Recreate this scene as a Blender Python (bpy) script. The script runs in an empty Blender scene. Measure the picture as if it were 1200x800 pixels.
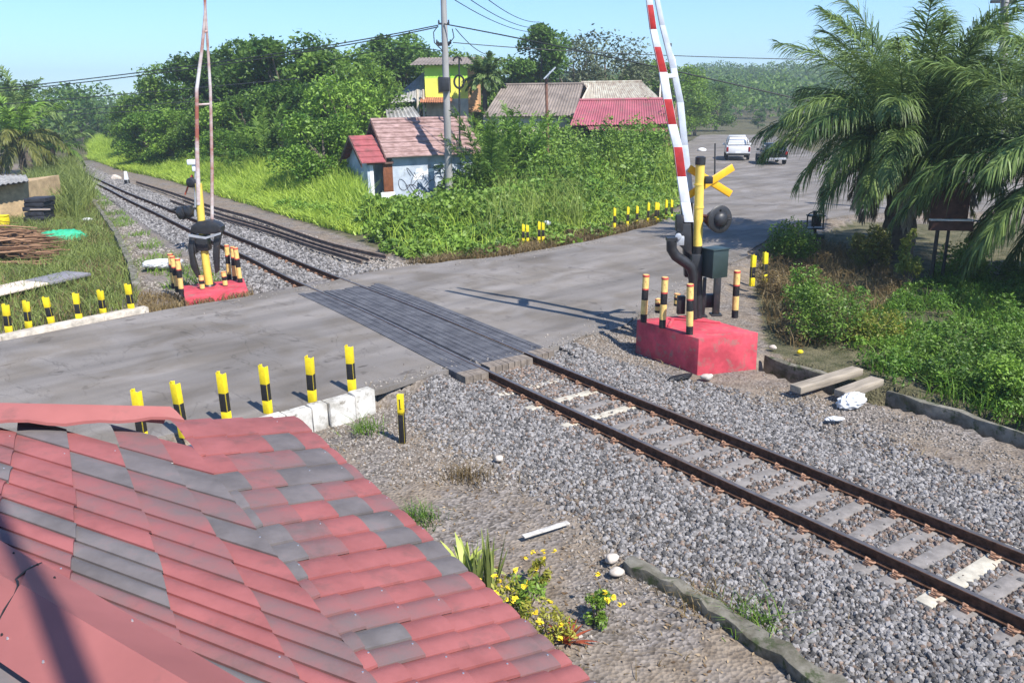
import bpy, bmesh, math, random
import numpy as np
from mathutils import Vector, Matrix
random.seed(7); RNG = np.random.default_rng(11)
SC = bpy.context.scene; COL = SC.collection
# ------------------------------------------------------------------ camera, sky, sun, exposure
F_, PITCH, ROLL, CAMH = 950.0, 0.28662, -0.015, 4.457
cp, sp = math.cos(PITCH), math.sin(PITCH); cr, sr = math.cos(ROLL), math.sin(ROLL)
FW = np.array([0, cp, -sp]); RT = np.array([1.0, 0, 0]); UP = np.array([0, sp, cp])
R2 = cr*RT + sr*UP; U2 = -sr*RT + cr*UP; CAM = np.array([0, 0, CAMH])
cam_d = bpy.data.cameras.new('camera'); cam_d.sensor_width = 36; cam_d.lens = F_/1200*36
cam_d.clip_start = 0.05; cam_d.clip_end = 3000
cam = bpy.data.objects.new('camera', cam_d); COL.objects.link(cam); SC.camera = cam
cam.matrix_world = Matrix(((R2[0], U2[0], -FW[0], 0), (R2[1], U2[1], -FW[1], 0), (R2[2], U2[2], -FW[2], CAMH), (0, 0, 0, 1)))
SUN_EL = math.radians(50); SUN_DIR = np.array([0.63, -0.777, 0])          # horizontal direction towards the sun
W = bpy.data.worlds.new('World'); SC.world = W; W.use_nodes = True
nt = W.node_tree; bg = nt.nodes['Background']
sky = nt.nodes.new('ShaderNodeTexSky'); sky.sky_type = 'NISHITA'; sky.sun_disc = False
sky.sun_elevation = SUN_EL; sky.sun_rotation = math.atan2(SUN_DIR[0], SUN_DIR[1])
sky.air_density = 1.0; sky.dust_density = 0.0; sky.ozone_density = 1.5
tint = nt.nodes.new('ShaderNodeMix'); tint.data_type = 'RGBA'; tint.blend_type = 'MULTIPLY'; tint.inputs[0].default_value = 1; tint.inputs[7].default_value = (.58, .82, 1.10, 1)
nt.links.new(sky.outputs[0], tint.inputs[6]); nt.links.new(tint.outputs[2], bg.inputs[0]); bg.inputs[1].default_value = 0.115
sd = bpy.data.lights.new('sun', 'SUN'); sd.energy = 4.8; sd.angle = math.radians(0.5); sd.color = (1, 0.955, 0.88)
sun = bpy.data.objects.new('sun', sd); COL.objects.link(sun)
sv = Vector((SUN_DIR[0]*math.cos(SUN_EL), SUN_DIR[1]*math.cos(SUN_EL), math.sin(SUN_EL)))
sun.rotation_euler = sv.to_track_quat('Z', 'Y').to_euler(); sun.location = (20, -20, 40)
SC.view_settings.view_transform = 'Standard'; SC.view_settings.look = 'None'; SC.view_settings.gamma = 1
SC.view_settings.exposure = 0.76
SC.render.engine = 'CYCLES'
try:
    SC.cycles.use_denoising = True; SC.cycles.max_bounces = 6; SC.cycles.transparent_max_bounces = 8
except Exception: pass

# ------------------------------------------------------------------ pixel -> place helpers
def ray(px, py):
    return FW + (px-600)/F_*R2 - (py-400)/F_*U2
def G(px, py, z=0.0):                    # where a pixel's ray meets height z
    d = ray(px, py); return CAM + (z-CAMH)/d[2]*d
def P(px, py, Y):                        # where a pixel's ray meets depth Y
    d = ray(px, py); return CAM + Y/d[1]*d
def g2(px, py, z=0.0): return tuple(G(px, py, z)[:2])

# ------------------------------------------------------------------ materials
MATS = {}
def mat(name, col, rough=0.8, var=0.0, scale=6.0, metal=0.0, col2=None, bump=0.0, spec=0.3, detail=6, stretch=None, grime=None):
    if name in MATS: return MATS[name]
    m = bpy.data.materials.new(name); m.use_nodes = True; n = m.node_tree.nodes; l = m.node_tree.links
    b = n['Principled BSDF']; b.inputs['Roughness'].default_value = rough; b.inputs['Metallic'].default_value = metal
    b.inputs['Specular IOR Level'].default_value = spec
    b.inputs['Base Color'].default_value = (*col, 1)
    if var or col2 or bump:
        tc = n.new('ShaderNodeTexCoord'); no = n.new('ShaderNodeTexNoise'); no.inputs['Scale'].default_value = scale
        no.inputs['Detail'].default_value = detail; no.inputs['Roughness'].default_value = 0.65
        src = tc.outputs['Object']
        if stretch:
            mp = n.new('ShaderNodeMapping'); mp.inputs['Scale'].default_value = stretch; l.new(src, mp.inputs[0]); src = mp.outputs[0]
        l.new(src, no.inputs['Vector'])
        rp = n.new('ShaderNodeValToRGB'); c2 = col2 or tuple(max(0, c*(1-var)) for c in col)
        c1 = col if col2 else tuple(min(1, c*(1+var)) for c in col)
        rp.color_ramp.elements[0].position = 0.36; rp.color_ramp.elements[1].position = 0.64
        rp.color_ramp.elements[0].color = (*c2, 1); rp.color_ramp.elements[1].color = (*c1, 1)
        l.new(no.outputs[0], rp.inputs[0]); l.new(rp.outputs[0], b.inputs['Base Color'])
        if bump:
            bp = n.new('ShaderNodeBump'); bp.inputs['Strength'].default_value = bump; bp.inputs['Distance'].default_value = 0.02
            l.new(no.outputs[0], bp.inputs['Height']); l.new(bp.outputs[0], b.inputs['Normal'])
    if grime:                              # worn-in dirt: colour, scale, lower and upper limits of the patches
        gc, gs, g0, g1 = grime; tc = n.new('ShaderNodeTexCoord'); g = n.new('ShaderNodeTexNoise'); g.inputs['Scale'].default_value = gs; g.inputs['Detail'].default_value = 9; g.inputs['Roughness'].default_value = .72
        l.new(tc.outputs['Object'], g.inputs['Vector']); r = n.new('ShaderNodeMapRange'); r.inputs[1].default_value = g0; r.inputs[2].default_value = g1; l.new(g.outputs[0], r.inputs[0])
        mx = n.new('ShaderNodeMix'); mx.data_type = 'RGBA'; l.new(r.outputs[0], mx.inputs[0]); mx.inputs[7].default_value = (*gc, 1)
        bc = b.inputs['Base Color']
        if bc.is_linked: l.new(bc.links[0].from_socket, mx.inputs[6])
        else: mx.inputs[6].default_value = (*col, 1)
        l.new(mx.outputs[2], bc)
    MATS[name] = m; return m
def leafmat(name, dark, light, trans=0.3, rough=0.5, clump=0.35):
    if name in MATS: return MATS[name]
    m = bpy.data.materials.new(name); m.use_nodes = True; n = m.node_tree.nodes; l = m.node_tree.links
    b = n['Principled BSDF']; b.inputs['Roughness'].default_value = rough; b.inputs['Specular IOR Level'].default_value = 0.35
    ge = n.new('ShaderNodeNewGeometry'); no = n.new('ShaderNodeTexNoise'); no.inputs['Scale'].default_value = clump; no.inputs['Detail'].default_value = 3
    l.new(ge.outputs['Position'], no.inputs['Vector'])
    ma = n.new('ShaderNodeMath'); ma.operation = 'MULTIPLY_ADD'; ma.inputs[1].default_value = 0.55
    mb = n.new('ShaderNodeMath'); mb.operation = 'MULTIPLY_ADD'; mb.inputs[1].default_value = 1.5; mb.inputs[2].default_value = -0.5
    l.new(no.outputs[0], mb.inputs[0]); l.new(ge.outputs['Random Per Island'], ma.inputs[0]); l.new(mb.outputs[0], ma.inputs[2])
    mx = n.new('ShaderNodeValToRGB'); mx.color_ramp.elements[0].color = (*dark, 1); mx.color_ramp.elements[1].color = (*light, 1)
    mx.color_ramp.elements[0].position = 0.1; mx.color_ramp.elements[1].position = 0.95
    oi = n.new('ShaderNodeObjectInfo'); ob = n.new('ShaderNodeMath'); ob.operation = 'MULTIPLY_ADD'; ob.inputs[1].default_value = .55; ob.inputs[2].default_value = -.20; l.new(oi.outputs['Random'], ob.inputs[0])
    sm = n.new('ShaderNodeMath'); sm.operation = 'ADD'; l.new(ma.outputs[0], sm.inputs[0]); l.new(ob.outputs[0], sm.inputs[1])
    l.new(sm.outputs[0], mx.inputs[0]); l.new(mx.outputs[0], b.inputs['Base Color'])
    tr = n.new('ShaderNodeBsdfTranslucent'); l.new(mx.outputs[0], tr.inputs[0])
    ms = n.new('ShaderNodeMixShader'); ms.inputs[0].default_value = trans
    l.new(b.outputs[0], ms.inputs[1]); l.new(tr.outputs[0], ms.inputs[2]); l.new(ms.outputs[0], n['Material Output'].inputs[0])
    MATS[name] = m; return m

# ------------------------------------------------------------------ object helpers
def tag(o, label=None, cat=None, group=None, kind=None):
    if label: o['label'] = label
    if cat: o['category'] = cat
    if group: o['group'] = group
    if kind: o['kind'] = kind
    return o
def empty(name, loc, label, cat, group=None, rz=0):
    o = bpy.data.objects.new(name, None); COL.objects.link(o); o.location = tuple(loc); o.rotation_euler.z = rz
    o.empty_display_size = 0.2
    return tag(o, label, cat, group)
def link(name, me, mats, parent=None):
    for m in (mats if isinstance(mats, (list, tuple)) else [mats]): me.materials.append(m)
    o = bpy.data.objects.new(name, me); COL.objects.link(o)
    if parent is not None: o.parent = parent
    return o
def copy_tree(o, parent=None):
    c = o.copy(); COL.objects.link(c)
    if parent is not None: c.parent = parent
    for ch in list(o.children): copy_tree(ch, c)
    return c
def npmesh(name, V, F, mats, parent=None, mi=None, smooth=False, attr=None):
    V = np.asarray(V, np.float32); F = np.asarray(F, np.int32); k = F.shape[1]
    me = bpy.data.meshes.new(name); me.vertices.add(len(V)); me.vertices.foreach_set('co', V.ravel())
    me.loops.add(F.size); me.loops.foreach_set('vertex_index', F.ravel())
    me.polygons.add(len(F)); me.polygons.foreach_set('loop_start', np.arange(0, F.size, k, dtype=np.int32))
    if mi is not None: me.polygons.foreach_set('material_index', np.asarray(mi, np.int32))
    me.polygons.foreach_set('use_smooth', np.full(len(F), smooth, bool))
    me.update(calc_edges=True)
    if attr:
        for an, av in attr.items():
            a = me.attributes.new(an, 'FLOAT', 'POINT'); a.data.foreach_set('value', np.asarray(av, np.float32))
    me.validate()
    return link(name, me, mats, parent)
class MB:
    def __init__(s): s.V = []; s.F = []; s.M = []
    def add(s, vs, fs, m=0):
        o = len(s.V); s.V += [tuple(float(c) for c in v) for v in vs]; s.F += [tuple(i+o for i in f) for f in fs]; s.M += [m]*len(fs)
    def hexa(s, p, m=0):                # 8 points: bottom 4 ccw, top 4
        s.add(p, [(3, 2, 1, 0), (4, 5, 6, 7), (0, 1, 5, 4), (1, 2, 6, 5), (2, 3, 7, 6), (3, 0, 4, 7)], m)
    def box(s, c, sz, m=0, rz=0, tilt=None):
        R = Matrix.Rotation(rz, 3, 'Z')
        if tilt is not None: R = R @ tilt
        pts = [R @ Vector((a*sz[0]/2, b*sz[1]/2, d*sz[2]/2)) + Vector(c) for d in (-1, 1) for a, b in ((-1, -1), (1, -1), (1, 1), (-1, 1))]
        s.hexa(pts, m)
    def cyl(s, a, b, r0, r1=None, n=12, m=0, caps=True):
        a = Vector(a); b = Vector(b); r1 = r0 if r1 is None else r1; d = (b-a).normalized()
        x = d.orthogonal().normalized(); y = d.cross(x); vs = []
        for q, r in ((a, r0), (b, r1)):
            for i in range(n): t = 2*math.pi*i/n; vs.append(q + (x*math.cos(t)+y*math.sin(t))*r)
        fs = [(i, (i+1) % n, n+(i+1) % n, n+i) for i in range(n)]
        if caps: fs += [tuple(range(n))[::-1], tuple(range(n, 2*n))]
        s.add(vs, fs, m)
    def tube(s, pts, rs, n=8, m=0):
        pts = [Vector(p) for p in pts]
        if not hasattr(rs, '__len__'): rs = [rs]*len(pts)
        vs = []; x = None
        for i, p in enumerate(pts):
            d = (pts[min(i+1, len(pts)-1)]-pts[max(i-1, 0)]).normalized()
            x = d.orthogonal().normalized() if x is None else (x - d*x.dot(d)).normalized()
            y = d.cross(x)
            for k in range(n): t = 2*math.pi*k/n; vs.append(p + (x*math.cos(t)+y*math.sin(t))*rs[i])
        fs = [(i*n+k, i*n+(k+1) % n, (i+1)*n+(k+1) % n, (i+1)*n+k) for i in range(len(pts)-1) for k in range(n)]
        fs += [tuple(range(n))[::-1], tuple(range((len(pts)-1)*n, len(pts)*n))]
        s.add(vs, fs, m)
    def prism(s, poly, z0, z1, m=0):    # horizontal polygon extruded in z
        n = len(poly); vs = [(p[0], p[1], z0) for p in poly]+[(p[0], p[1], z1) for p in poly]
        s.add(vs, [tuple(range(n))[::-1], tuple(range(n, 2*n))]+[(i, (i+1) % n, n+(i+1) % n, n+i) for i in range(n)], m)
    def slab(s, pts, vec, m=0):         # any planar polygon extruded along vec
        n = len(pts); vec = np.asarray(vec); vs = [np.asarray(p) for p in pts]; vs = vs+[p+vec for p in vs]
        s.add(vs, [tuple(range(n))[::-1], tuple(range(n, 2*n))]+[(i, (i+1) % n, n+(i+1) % n, n+i) for i in range(n)], m)
    def lathe(s, prof, c=(0, 0, 0), n=16, m=0, axis=None):
        A = Vector(axis).normalized() if axis is not None else Vector((0, 0, 1)); x = A.orthogonal().normalized(); y = A.cross(x); c = Vector(c)
        vs = [c + A*h + (x*math.cos(2*math.pi*i/n)+y*math.sin(2*math.pi*i/n))*r for r, h in prof for i in range(n)]
        fs = [(j*n+i, j*n+(i+1) % n, (j+1)*n+(i+1) % n, (j+1)*n+i) for j in range(len(prof)-1) for i in range(n)]
        fs += [tuple(range(n))[::-1], tuple(range((len(prof)-1)*n, len(prof)*n))]
        s.add(vs, fs, m)
    def build(s, name, mats, parent=None, off=None, bevel=0, smooth=35):
        o = Vector(off) if off is not None else Vector((0, 0, 0))
        me = bpy.data.meshes.new(name); me.from_pydata([tuple(Vector(v)-o) for v in s.V], [], s.F)
        me.polygons.foreach_set('material_index', s.M); me.update()
        bm = bmesh.new(); bm.from_mesh(me); bmesh.ops.recalc_face_normals(bm, faces=bm.faces)
        if bevel: 
            es = [e for e in bm.edges if len(e.link_faces) == 2 and e.calc_face_angle(0) > 0.6]
            bmesh.ops.bevel(bm, geom=es, offset=bevel, segments=2, profile=0.5, affect='EDGES', clamp_overlap=True)
        bm.to_mesh(me); bm.free()
        if smooth:
            me.polygons.foreach_set('use_smooth', np.ones(len(me.polygons), bool)); me.set_sharp_from_angle(angle=math.radians(smooth))
        return link(name, me, mats, parent)
def inpoly(pts, poly):
    x, y = pts[:, 0], pts[:, 1]; r = np.zeros(len(pts), bool); n = len(poly); j = n-1
    for i in range(n):
        xi, yi = poly[i]; xj, yj = poly[j]
        c = ((yi > y) != (yj > y)) & (x < (xj-xi)*(y-yi)/(yj-yi+1e-12)+xi); r ^= c; j = i
    return r
def polydist(pts, line, closed=False):
    line = np.asarray(line, float); best = np.full(len(pts), 1e9); n = len(line)
    for i in range(n if closed else n-1):
        a = line[i]; b = line[(i+1) % n]; d = b-a; t = np.clip(((pts-a)@d)/(d@d+1e-12), 0, 1)
        best = np.minimum(best, np.linalg.norm(pts-a-t[:, None]*d, axis=1))
    return best
def scatter(poly, n):
    poly = np.asarray(poly); lo = poly.min(0); hi = poly.max(0); out = np.zeros((0, 2))
    while len(out) < n:
        q = lo+(hi-lo)*RNG.random((n*2, 2)); out = np.concatenate([out, q[inpoly(q, poly)]])
    return out[:n]
_NP = np.random.default_rng(5).random((64, 64))
def vnoise(x, y):
    xi = np.floor(x).astype(int); yi = np.floor(y).astype(int); fx = x-xi; fy = y-yi
    fx = fx*fx*(3-2*fx); fy = fy*fy*(3-2*fy); q = lambda a, b: _NP[a % 64, b % 64]
    return (q(xi, yi)*(1-fx)+q(xi+1, yi)*fx)*(1-fy)+(q(xi, yi+1)*(1-fx)+q(xi+1, yi+1)*fx)*fy
def smooth(a, b, x):
    t = np.clip((x-a)/(b-a), 0, 1); return t*t*(3-2*t)

# ------------------------------------------------------------------ the railway's line
UPX = [(95, 187), (87, 191), (88, 195), (107, 206), (130, 216.5), (150, 225.5), (180, 237), (261, 269.8), (307.5, 288.5), (360, 310), (405, 328), (450, 344), (510, 368), (560, 389), (605, 408), (635, 420), (695, 445), (755, 468.5), (815, 491), (875, 520), (950, 544.8), (1040, 581.5), (1080, 600), (1200, 646.5)]
LPX = [(89, 187.5), (82, 191), (83, 195), (90, 201), (110, 213), (130, 222.5), (150, 233.5), (180, 247.5), (217.5, 266), (261, 287.8), (292.5, 300.5), (330, 321.5), (364.5, 337), (405, 353), (450, 374), (510, 404), (560, 429), (584, 439.5), (635, 465), (680, 482.8), (770, 524.8), (830, 554), (860, 568), (950, 607), (1017.5, 637), (1125, 687), (1179, 712.5)]
def resample(line, step):
    line = np.asarray(line, float); s = np.r_[0, np.cumsum(np.linalg.norm(np.diff(line, axis=0), axis=1))]
    t = np.arange(0, s[-1], step); return np.stack([np.interp(t, s, line[:, k]) for k in range(line.shape[1])], -1)
def gsm(a, w):
    k = np.exp(-0.5*(np.arange(-3*w, 3*w+1)/w)**2); k /= k.sum()
    pad = np.concatenate([2*a[0]-a[1:3*w+1][::-1], a, 2*a[-1]-a[-3*w-1:-1][::-1]])
    return np.stack([np.convolve(pad[:, i], k, 'valid') for i in range(a.shape[1])], -1)
uw = np.array([g2(*p) for p in UPX]); lw = np.array([g2(*p) for p in LPX])
ends = (uw[-1]-uw[-4]); ends /= np.linalg.norm(ends)
ur = resample(np.vstack([uw, uw[-1]+ends*9]), 0.1); lr = resample(np.vstack([lw, lw[-1]+ends*9]), 0.1)
cen = []; gau = []
for p in lr:
    d = np.linalg.norm(ur-p, axis=1); i = d.argmin(); cen.append((ur[i]+p)/2); gau.append(d[i])
cen = np.array(cen); gau = np.array(gau)
keep = resample(np.c_[cen, gau], 0.1); keep = gsm(keep, 14)
TC = keep[:, :2]; TG = np.clip(keep[:, 2], 0.45, 1.14)
TT = np.gradient(TC, axis=0); TT /= np.linalg.norm(TT, axis=1)[:, None]
TN = np.stack([-TT[:, 1], TT[:, 0]], -1)          # towards the far rail
if (TN[len(TN)//2] @ np.array([1, 1])) < 0: TN = -TN
def nearest(p): return int(np.linalg.norm(TC-np.asarray(p), axis=1).argmin())
I_DECK0 = nearest(g2(400, 338)); I_DECK1 = nearest(g2(603, 424))

# ------------------------------------------------------------------ ground sheet
ROAD = [g2(*p, -.02) for p in [(-220, 445), (0, 400), (165, 368), (300, 346), (372, 334), (440, 318), (480, 311), (600, 299), (690, 283), (770, 264), (800, 245), (805, 222), (798, 200), (790, 182), (800, 170), (822, 158),
        (905, 158), (935, 172), (985, 192), (1060, 205), (1300, 222), (1500, 232), (1500, 262), (1200, 247), (1010, 250), (930, 262), (895, 280), (865, 305), (745, 374), (655, 405), (590, 420), (520, 434), (433, 457), (300, 490), (150, 520), (-220, 540)]]
ROADA = np.array(ROAD)
DITCH = np.array([g2(*p, -.25) for p in [(905, 425), (1000, 456), (1090, 474), (1210, 512), (1300, 545)]])
KERBL = np.array([g2(*p, -.3) for p in [(428, 478), (390, 490), (340, 510), (260, 535)]])
def ground_z(x, y):
    p = np.stack([x, y], -1)
    z = -0.25+0.05*(vnoise(x*.5, y*.5)-.5)+0.05*(vnoise(x*1.7+9, y*1.7)-.5)
    near = np.abs(y) < 260
    zz = z.copy()
    dt = np.full(len(x), 1e3); dt[near] = polydist(p[near], TC[::6])
    zz = zz+smooth(2.3, 1.0, dt)*(-.165-zz)
    ins = inpoly(p, ROAD); dr = np.full(len(x), 1e3); dr[near] = polydist(p[near], ROADA, True)
    zz = np.where(ins, np.where(dr < .12, -.05, -.14), zz+smooth(1.0, 0.05, dr)*(-.055-zz))
    bedm = (dt < 1.35) & ~ins & (dr > .0); zz = np.where(bedm, np.minimum(zz, -.14), zz)
    kd = np.full(len(x), 1e3); kd[near] = polydist(p[near], KERBL); zz = np.where(ins, zz, zz+smooth(1.4, .25, kd)*(-.38-zz)*(kd < 1.4))
    dd = np.full(len(x), 1e3); dd[near] = polydist(p[near], DITCH); zz = zz-smooth(.42, .3, dd)*.5
    # raised banks: right verge, left yard falls off, far hill
    r = np.hypot(x, y)
    zz = zz+smooth(140, 330, y)*5*smooth(-60, 60, x)*(0.8+.4*vnoise(x*.012, y*.012))+smooth(180, 400, r)*6
    return zz
def axis_lines(lo, f0, f1, hi, step, gr=1.07):
    a = list(np.arange(f0, f1, step)); s = step; v = f0; L = []
    while v > lo: s *= gr; v -= s; L.append(v)
    s = step; v = f1; H = [f1]
    while v < hi: s *= gr; v += s; H.append(v)
    return np.array(L[::-1]+a+H)
gx = axis_lines(-600, -13, 14, 600, .13); gy = axis_lines(-300, 3.5, 27, 900, .13)
XX, YY = np.meshgrid(gx, gy); xf, yf = XX.ravel(), YY.ravel(); zf = ground_z(xf, yf)
nx_, ny_ = len(gx), len(gy); ii = np.arange(nx_*ny_).reshape(ny_, nx_)
FQ = np.stack([ii[:-1, :-1], ii[:-1, 1:], ii[1:, 1:], ii[1:, :-1]], -1).reshape(-1, 4)
pp = np.stack([xf, yf], -1); nr = (np.abs(yf) < 200) & (np.abs(xf) < 150)
dtr = np.full(len(xf), 99.); dtr[nr] = polydist(pp[nr], TC[::6])
GRAVEL = [g2(*p, -.22) for p in [(433, 462), (520, 434), (640, 408), (745, 375), (760, 400), (817, 436), (890, 430), (935, 455), (1020, 470), (1100, 492), (1330, 590), (1330, 900), (560, 900), (480, 640), (340, 500)]]
wb = np.maximum(smooth(1.9, 1.2, dtr), 0.0)
wg = inpoly(pp, GRAVEL)*1.0
GRASSP = [[g2(*p, -.25) for p in q] for q in (
    [(-300, 250), (40, 205), (92, 195), (150, 300), (162, 345), (100, 372), (-300, 440)],
    [(110, 184), (200, 207), (300, 240), (475, 303), (600, 292), (690, 277), (780, 258), (800, 200), (780, 150), (300, 165)],
    [(880, 330), (900, 290), (1000, 262), (1500, 262), (1500, 600), (1200, 515), (1090, 474), (1010, 456), (900, 410)])]
wv = np.zeros(len(xf))
for q in GRASSP: wv = np.maximum(wv, inpoly(pp, q)*1.0)
wv = np.where(yf > 75, 1, wv); wv[yf < -3] = .7
def ground_mat():
    m = bpy.data.materials.new('ground'); m.use_nodes = True; n = m.node_tree.nodes; l = m.node_tree.links; b = n['Principled BSDF']
    b.inputs['Roughness'].default_value = .95; b.inputs['Specular IOR Level'].default_value = .15
    tc = n.new('ShaderNodeTexCoord')
    def noise(sc, det=6):
        q = n.new('ShaderNodeTexNoise'); q.inputs['Scale'].default_value = sc; q.inputs['Detail'].default_value = det; q.inputs['Roughness'].default_value = .7
        l.new(tc.outputs['Object'], q.inputs['Vector']); return q.outputs[0]
    def ramp(src, c1, c2, a=.35, bb=.65):
        r = n.new('ShaderNodeValToRGB'); r.color_ramp.elements[0].color = (*c1, 1); r.color_ramp.elements[1].color = (*c2, 1)
        r.color_ramp.elements[0].position = a; r.color_ramp.elements[1].position = bb; l.new(src, r.inputs[0]); return r.outputs[0]
    def mix(f, a, bb):
        q = n.new('ShaderNodeMix'); q.data_type = 'RGBA'; l.new(f, q.inputs[0]); l.new(a, q.inputs[6]); l.new(bb, q.inputs[7]); return q.outputs[2]
    vo = n.new('ShaderNodeTexVoronoi'); vo.inputs['Scale'].default_value = 24; l.new(tc.outputs['Object'], vo.inputs['Vector'])
    sep = n.new('ShaderNodeSeparateColor'); l.new(vo.outputs['Color'], sep.inputs[0])
    stone = ramp(sep.outputs[0], (.07, .065, .062), (.28, .255, .24), .1, .9)
    dirt = ramp(noise(5), (.135, .105, .078), (.275, .225, .175))
    dirt = mix(ramp(noise(.8, 3), (0, 0, 0), (.65, .65, .65), .42, .6), dirt, stone)
    soil = ramp(noise(2.5), (.05, .055, .025), (.16, .14, .085))
    def at(nm):
        q = n.new('ShaderNodeAttribute'); q.attribute_name = nm; return q.outputs['Fac']
    c = mix(at('wv'), dirt, soil); c = mix(at('wb'), c, stone)
    l.new(c, b.inputs['Base Color'])
    bp = n.new('ShaderNodeBump'); bp.inputs['Strength'].default_value = .7; bp.inputs['Distance'].default_value = .03
    l.new(vo.outputs['Distance'], bp.inputs['Height']); l.new(bp.outputs[0], b.inputs['Normal'])
    return m
tag(npmesh('ground', np.stack([xf, yf, zf], -1), FQ, ground_mat(), smooth=True, attr={'wb': wb, 'wv': wv}), kind='structure')
def gz(p): 
    p = np.atleast_2d(np.asarray(p, float)); return ground_z(p[:, 0], p[:, 1])

# road sheet
def road_mat():
    m = bpy.data.materials.new('worn_asphalt'); m.use_nodes = True; n = m.node_tree.nodes; l = m.node_tree.links; b = n['Principled BSDF']
    b.inputs['Roughness'].default_value = .85; b.inputs['Specular IOR Level'].default_value = .25
    tc = n.new('ShaderNodeTexCoord'); mp = n.new('ShaderNodeMapping'); mp.inputs['Rotation'].default_value = (0, 0, -.75); l.new(tc.outputs['Object'], mp.inputs[0])
    def noise(sc, det, vec, scale=None, dist=0):
        q = n.new('ShaderNodeTexNoise'); q.inputs['Scale'].default_value = sc; q.inputs['Detail'].default_value = det; q.inputs['Distortion'].default_value = dist
        if scale:
            m2 = n.new('ShaderNodeMapping'); m2.inputs['Scale'].default_value = scale; l.new(vec, m2.inputs[0]); vec = m2.outputs[0]
        l.new(vec, q.inputs['Vector']); return q.outputs[0]
    def ramp(src, c1, c2, a, bb):
        r = n.new('ShaderNodeValToRGB'); r.color_ramp.elements[0].color = (*c1, 1); r.color_ramp.elements[1].color = (*c2, 1)
        r.color_ramp.elements[0].position = a; r.color_ramp.elements[1].position = bb; l.new(src, r.inputs[0]); return r.outputs[0]
    def mul(a, bb, f=1):
        q = n.new('ShaderNodeMix'); q.data_type = 'RGBA'; q.blend_type = 'MULTIPLY'; q.inputs[0].default_value = f; l.new(a, q.inputs[6]); l.new(bb, q.inputs[7]); return q.outputs[2]
    v = mp.outputs[0]
    c = ramp(noise(.5, 7, v, (.5, 1, 1)), (.168, .155, .143), (.255, .237, .220), .3, .7)
    c = mul(c, ramp(noise(1.0, 5, v, (.22, 1.5, 1), .4), (.80, .79, .78), (1.08, 1.06, 1.04), .36, .62))
    c = mul(c, ramp(noise(60, 3, v), (.72, .72, .72), (1.15, 1.15, 1.15), .3, .7))
    cr_ = ramp(noise(.9, 8, v, (1.6, .5, 1), 1.2), (1, 1, 1), (0, 0, 0), .492, .5)
    cr2 = ramp(noise(.9, 8, v, (1.6, .5, 1), 1.2), (0, 0, 0), (1, 1, 1), .5, .508)
    ad = n.new('ShaderNodeMix'); ad.data_type = 'RGBA'; ad.blend_type = 'ADD'; ad.inputs[0].default_value = 1; l.new(cr_, ad.inputs[6]); l.new(cr2, ad.inputs[7])
    gate = ramp(noise(.35, 2, v), (.85, .85, .85), (.25, .25, .25), .45, .6)
    lg = n.new('ShaderNodeMix'); lg.data_type = 'RGBA'; lg.blend_type = 'LIGHTEN'; lg.inputs[0].default_value = 1; l.new(ad.outputs[2], lg.inputs[6]); l.new(gate, lg.inputs[7])
    c = mul(c, lg.outputs[2], .5)
    c = mul(c, ramp(noise(.8, 6, v, None, .8), (.86, .82, .76), (1.06, 1.05, 1.05), .38, .58))
    c = mul(c, ramp(noise(1.7, 3, v, (1, .8, 1), .3), (.74, .73, .73), (1, 1, 1), .30, .325))
    c = mul(c, ramp(noise(2.6, 5, v, (.5, 1, 1), .6), (.45, .43, .42), (1, 1, 1), .27, .33))
    l.new(c, b.inputs['Base Color'])
    bp = n.new('ShaderNodeBump'); bp.inputs['Strength'].default_value = .25; bp.inputs['Distance'].default_value = .01; l.new(noise(45, 4, v), bp.inputs['Height']); l.new(bp.outputs[0], b.inputs['Normal'])
    return m
rough_edge = []
rr = resample(np.vstack([ROADA, ROADA[:1]]), .35)
for i, p in enumerate(rr):
    d = rr[(i+1) % len(rr)]-rr[i-1]; d = d/(np.linalg.norm(d)+1e-9); w = .1*(vnoise(np.array([p[0]*1.3]), np.array([p[1]*1.3]))[0]-.5)*(2 if p[1] < 60 else 1)
    rough_edge.append((p[0]-d[1]*w*1.6, p[1]+d[0]*w*1.6))
rmb = MB(); rmb.prism(rough_edge, -.1, -.016); tag(rmb.build('road', road_mat(), smooth=0), kind='structure')

# ------------------------------------------------------------------ railway track: rails, sleepers, clips
M_RUST = mat('rail_side', (.098, .052, .034), .95, .4, 14, spec=.08); M_HEAD = mat('rail_head', (.30, .25, .22), .38, .25, 5, metal=.8)
M_SLEEP = mat('sleeper_concrete', (.215, .195, .18), .9, .22, 7, bump=.3); M_SLEEPW = mat('sleeper_whitewash', (.46, .42, .34), .85, .22, 9, bump=.2)
M_CLIP = mat('clip_rust', (.30, .17, .11), .8, .4, 20)
def rail_mesh(side, i0, i1, step=4):
    idx = np.arange(i0, i1, step); prof = [(-.058, -.135), (.058, -.135), (.058, -.122), (.012, -.105), (.012, -.045), (.034, -.032), (.034, -.004), (.028, 0), (-.028, 0), (-.034, -.004), (-.034, -.032), (-.012, -.045), (-.012, -.105), (-.058, -.122)]
    b = MB(); vs = []
    for i in idx:
        c = TC[i]+TN[i]*TG[i]/2*side
        for a, z in prof: vs.append((c[0]+TN[i][0]*a, c[1]+TN[i][1]*a, z))
    k = len(prof)
    for j in range(len(idx)-1):
        for q in range(k): b.F.append((j*k+q, j*k+(q+1) % k, (j+1)*k+(q+1) % k, (j+1)*k+q)); b.M.append(1 if q == 7 else 0)
    b.V = vs; b.F.append(tuple(range(k))); b.M.append(0); b.F.append(tuple(range((len(idx)-1)*k, len(idx)*k))); b.M.append(0)
    return b
track = empty('railway_track', (0, 0, 0), 'single railway track of two dark steel rails on concrete sleepers running through the level crossing', 'railway track')
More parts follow.
